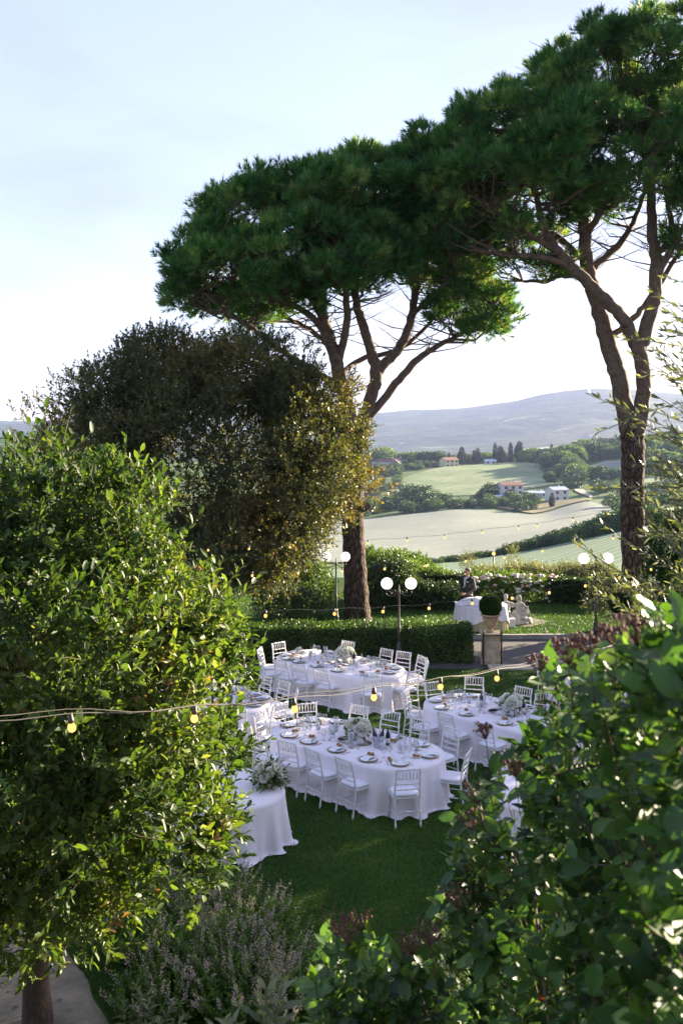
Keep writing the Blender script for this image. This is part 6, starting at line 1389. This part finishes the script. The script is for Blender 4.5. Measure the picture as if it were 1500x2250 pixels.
# ---- the man standing behind the buffet
M_SKIN = plain('skin', (.42, .24, .17), .55, noise=.08, nscale=30); M_SUIT = plain('black_suit', (.012, .013, .016), .7, noise=.2, nscale=60); M_SHIRT = plain('white_shirt', (.72, .72, .76), .7); M_HAIR = plain('dark_hair', (.018, .012, .009), .55, noise=.4, nscale=60); M_TIE = plain('pale_tie', (.55, .55, .60), .6); M_SHOE = plain('black_shoe', (.01, .01, .01), .3); M_EYE = plain('eye_dark', (.02, .015, .012), .3)
pe = empty('person', (P(1027, 1260, 31.5).x, 31.5, .05), R(-48)); tag(pe, 'man in a black suit with white shirt standing behind the buffet, hands clasped', 'person')
body = [('c', (0, .0, 1.40), .062, (0, -.012, 1.52), .056), ('e', (0, -.015, 1.635), (.072, .092, .112)), ('e', (0, -.035, 1.575), (.055, .065, .055)), ('e', (0, -.112, 1.62), (.012, .018, .024)), ('e', (0, -.10, 1.572), (.026, .012, .009)), ('e', (.074, -.005, 1.62), (.010, .02, .03)), ('e', (-.074, -.005, 1.62), (.010, .02, .03)), ('e', (0, -.098, 1.542), (.024, .018, .018)),
        ('e', (0, 0, 1.22), (.155, .10, .22)), ('e', (0, 0, .98), (.15, .10, .14)), ('c', (.18, 0, 1.38), .055, (.24, .02, 1.12), .045), ('c', (.24, .02, 1.12), .042, (.06, -.19, .98), .03), ('c', (-.18, 0, 1.38), .055, (-.24, .02, 1.12), .045), ('c', (-.24, .02, 1.12), .042, (-.06, -.19, .97), .03), ('e', (.03, -.215, .965), (.045, .026, .036)), ('e', (-.03, -.205, .955), (.045, .026, .036)),
        ('c', (.085, 0, .92), .085, (.095, .0, .50), .055), ('c', (.095, 0, .50), .055, (.10, .02, .09), .04), ('c', (-.085, 0, .92), .085, (-.095, 0, .50), .055), ('c', (-.095, 0, .50), .055, (-.10, .02, .09), .04)]
for k in range(4):
    body.append(('c', (.045 - .004 * k, -.24, .985 - .016 * k), .009, (-.02 - .004 * k, -.243 + .003 * k, .975 - .017 * k), .0075)); body.append(('c', (-.05, -.225, .975 - .016 * k), .009, (-.005, -.232, .95 - .015 * k), .0075))
body += [('c', (.03, -.235, 1.0), .010, (-.015, -.25, 1.012), .008), ('c', (-.04, -.225, .99), .010, (.01, -.245, 1.0), .008)]
bd = blob('body', body, M_SKIN, pe, .0085, 2)
for s in (-1, 1): MB().ball((s * .028, -.098, 1.638), (.011, .008, .008), 8, 6).build('eye', M_EYE, bd)
blob('hair', [('e', (0, .012, 1.685), (.082, .095, .082)), ('e', (0, -.05, 1.728), (.06, .055, .035)), ('e', (0, .055, 1.63), (.07, .05, .08))], M_HAIR, pe, .01, 2)
jk = [('e', (0, .005, 1.24), (.185, .128, .24)), ('e', (0, .0, 1.37), (.20, .11, .09)), ('e', (0, .01, 1.02), (.175, .13, .20)), ('e', (0, .01, .88), (.178, .13, .08)), ('c', (.195, .0, 1.385), .075, (.262, .02, 1.12), .062), ('c', (.262, .02, 1.12), .06, (.10, -.155, 1.0), .046), ('c', (-.195, .0, 1.385), .075, (-.262, .02, 1.12), .062), ('c', (-.262, .02, 1.12), .06, (-.10, -.155, .99), .046), ('c', (.1, .02, 1.44), .05, (-.1, .02, 1.44), .05)]
jo = blob('jacket', jk, M_SUIT, pe, .011, 4)
sh = MB().add([(-.055, -.108, 1.455), (.055, -.108, 1.455), (.045, -.135, 1.33), (.012, -.142, 1.16), (-.012, -.142, 1.16), (-.045, -.135, 1.33)], [(0, 5, 4, 3, 2, 1)]); sh.add([(-.055, -.09, 1.455), (.055, -.09, 1.455), (.045, -.10, 1.33), (.012, -.11, 1.16), (-.012, -.11, 1.16), (-.045, -.10, 1.33)], [(0, 1, 2, 3, 4, 5)]); sh.lathe([(.072, 1.43), (.066, 1.475), (.06, 1.475)], 14, (0, -.012, 0)); sh.build('shirt', M_SHIRT, pe)
MB().add([(-.014, -.146, 1.44), (.014, -.146, 1.44), (.022, -.152, 1.20), (0, -.152, 1.17), (-.022, -.152, 1.20)], [(0, 4, 3, 2, 1)]).build('tie', M_TIE, pe)
for s in (-1, 1): MB().add([(s * .055, -.12, 1.455), (s * .105, -.118, 1.40), (s * .085, -.15, 1.30), (s * .012, -.158, 1.14), (s * .03, -.15, 1.30)], [(0, 1, 2, 3, 4)]).build('lapel', M_SUIT, jo)
MB().ball((.10, -.135, 1.34), (.022, .014, .022), 8, 6).build('buttonhole_flower', M_CUSH, jo)
blob('trousers', [('e', (0, .0, .92), (.16, .115, .12))] + [('c', (s * .088, 0, .88), .098, (s * .10, 0, .50), .075) for s in (-1, 1)] + [('c', (s * .10, 0, .50), .075, (s * .104, .015, .07), .062) for s in (-1, 1)], M_SUIT, pe, .013, 3)
for s in (-1, 1): blob('shoe', [('e', (s * .105, .01, .045), (.045, .07, .045)), ('e', (s * .107, -.08, .035), (.043, .10, .034))], M_SHOE, pe, .01, 2)
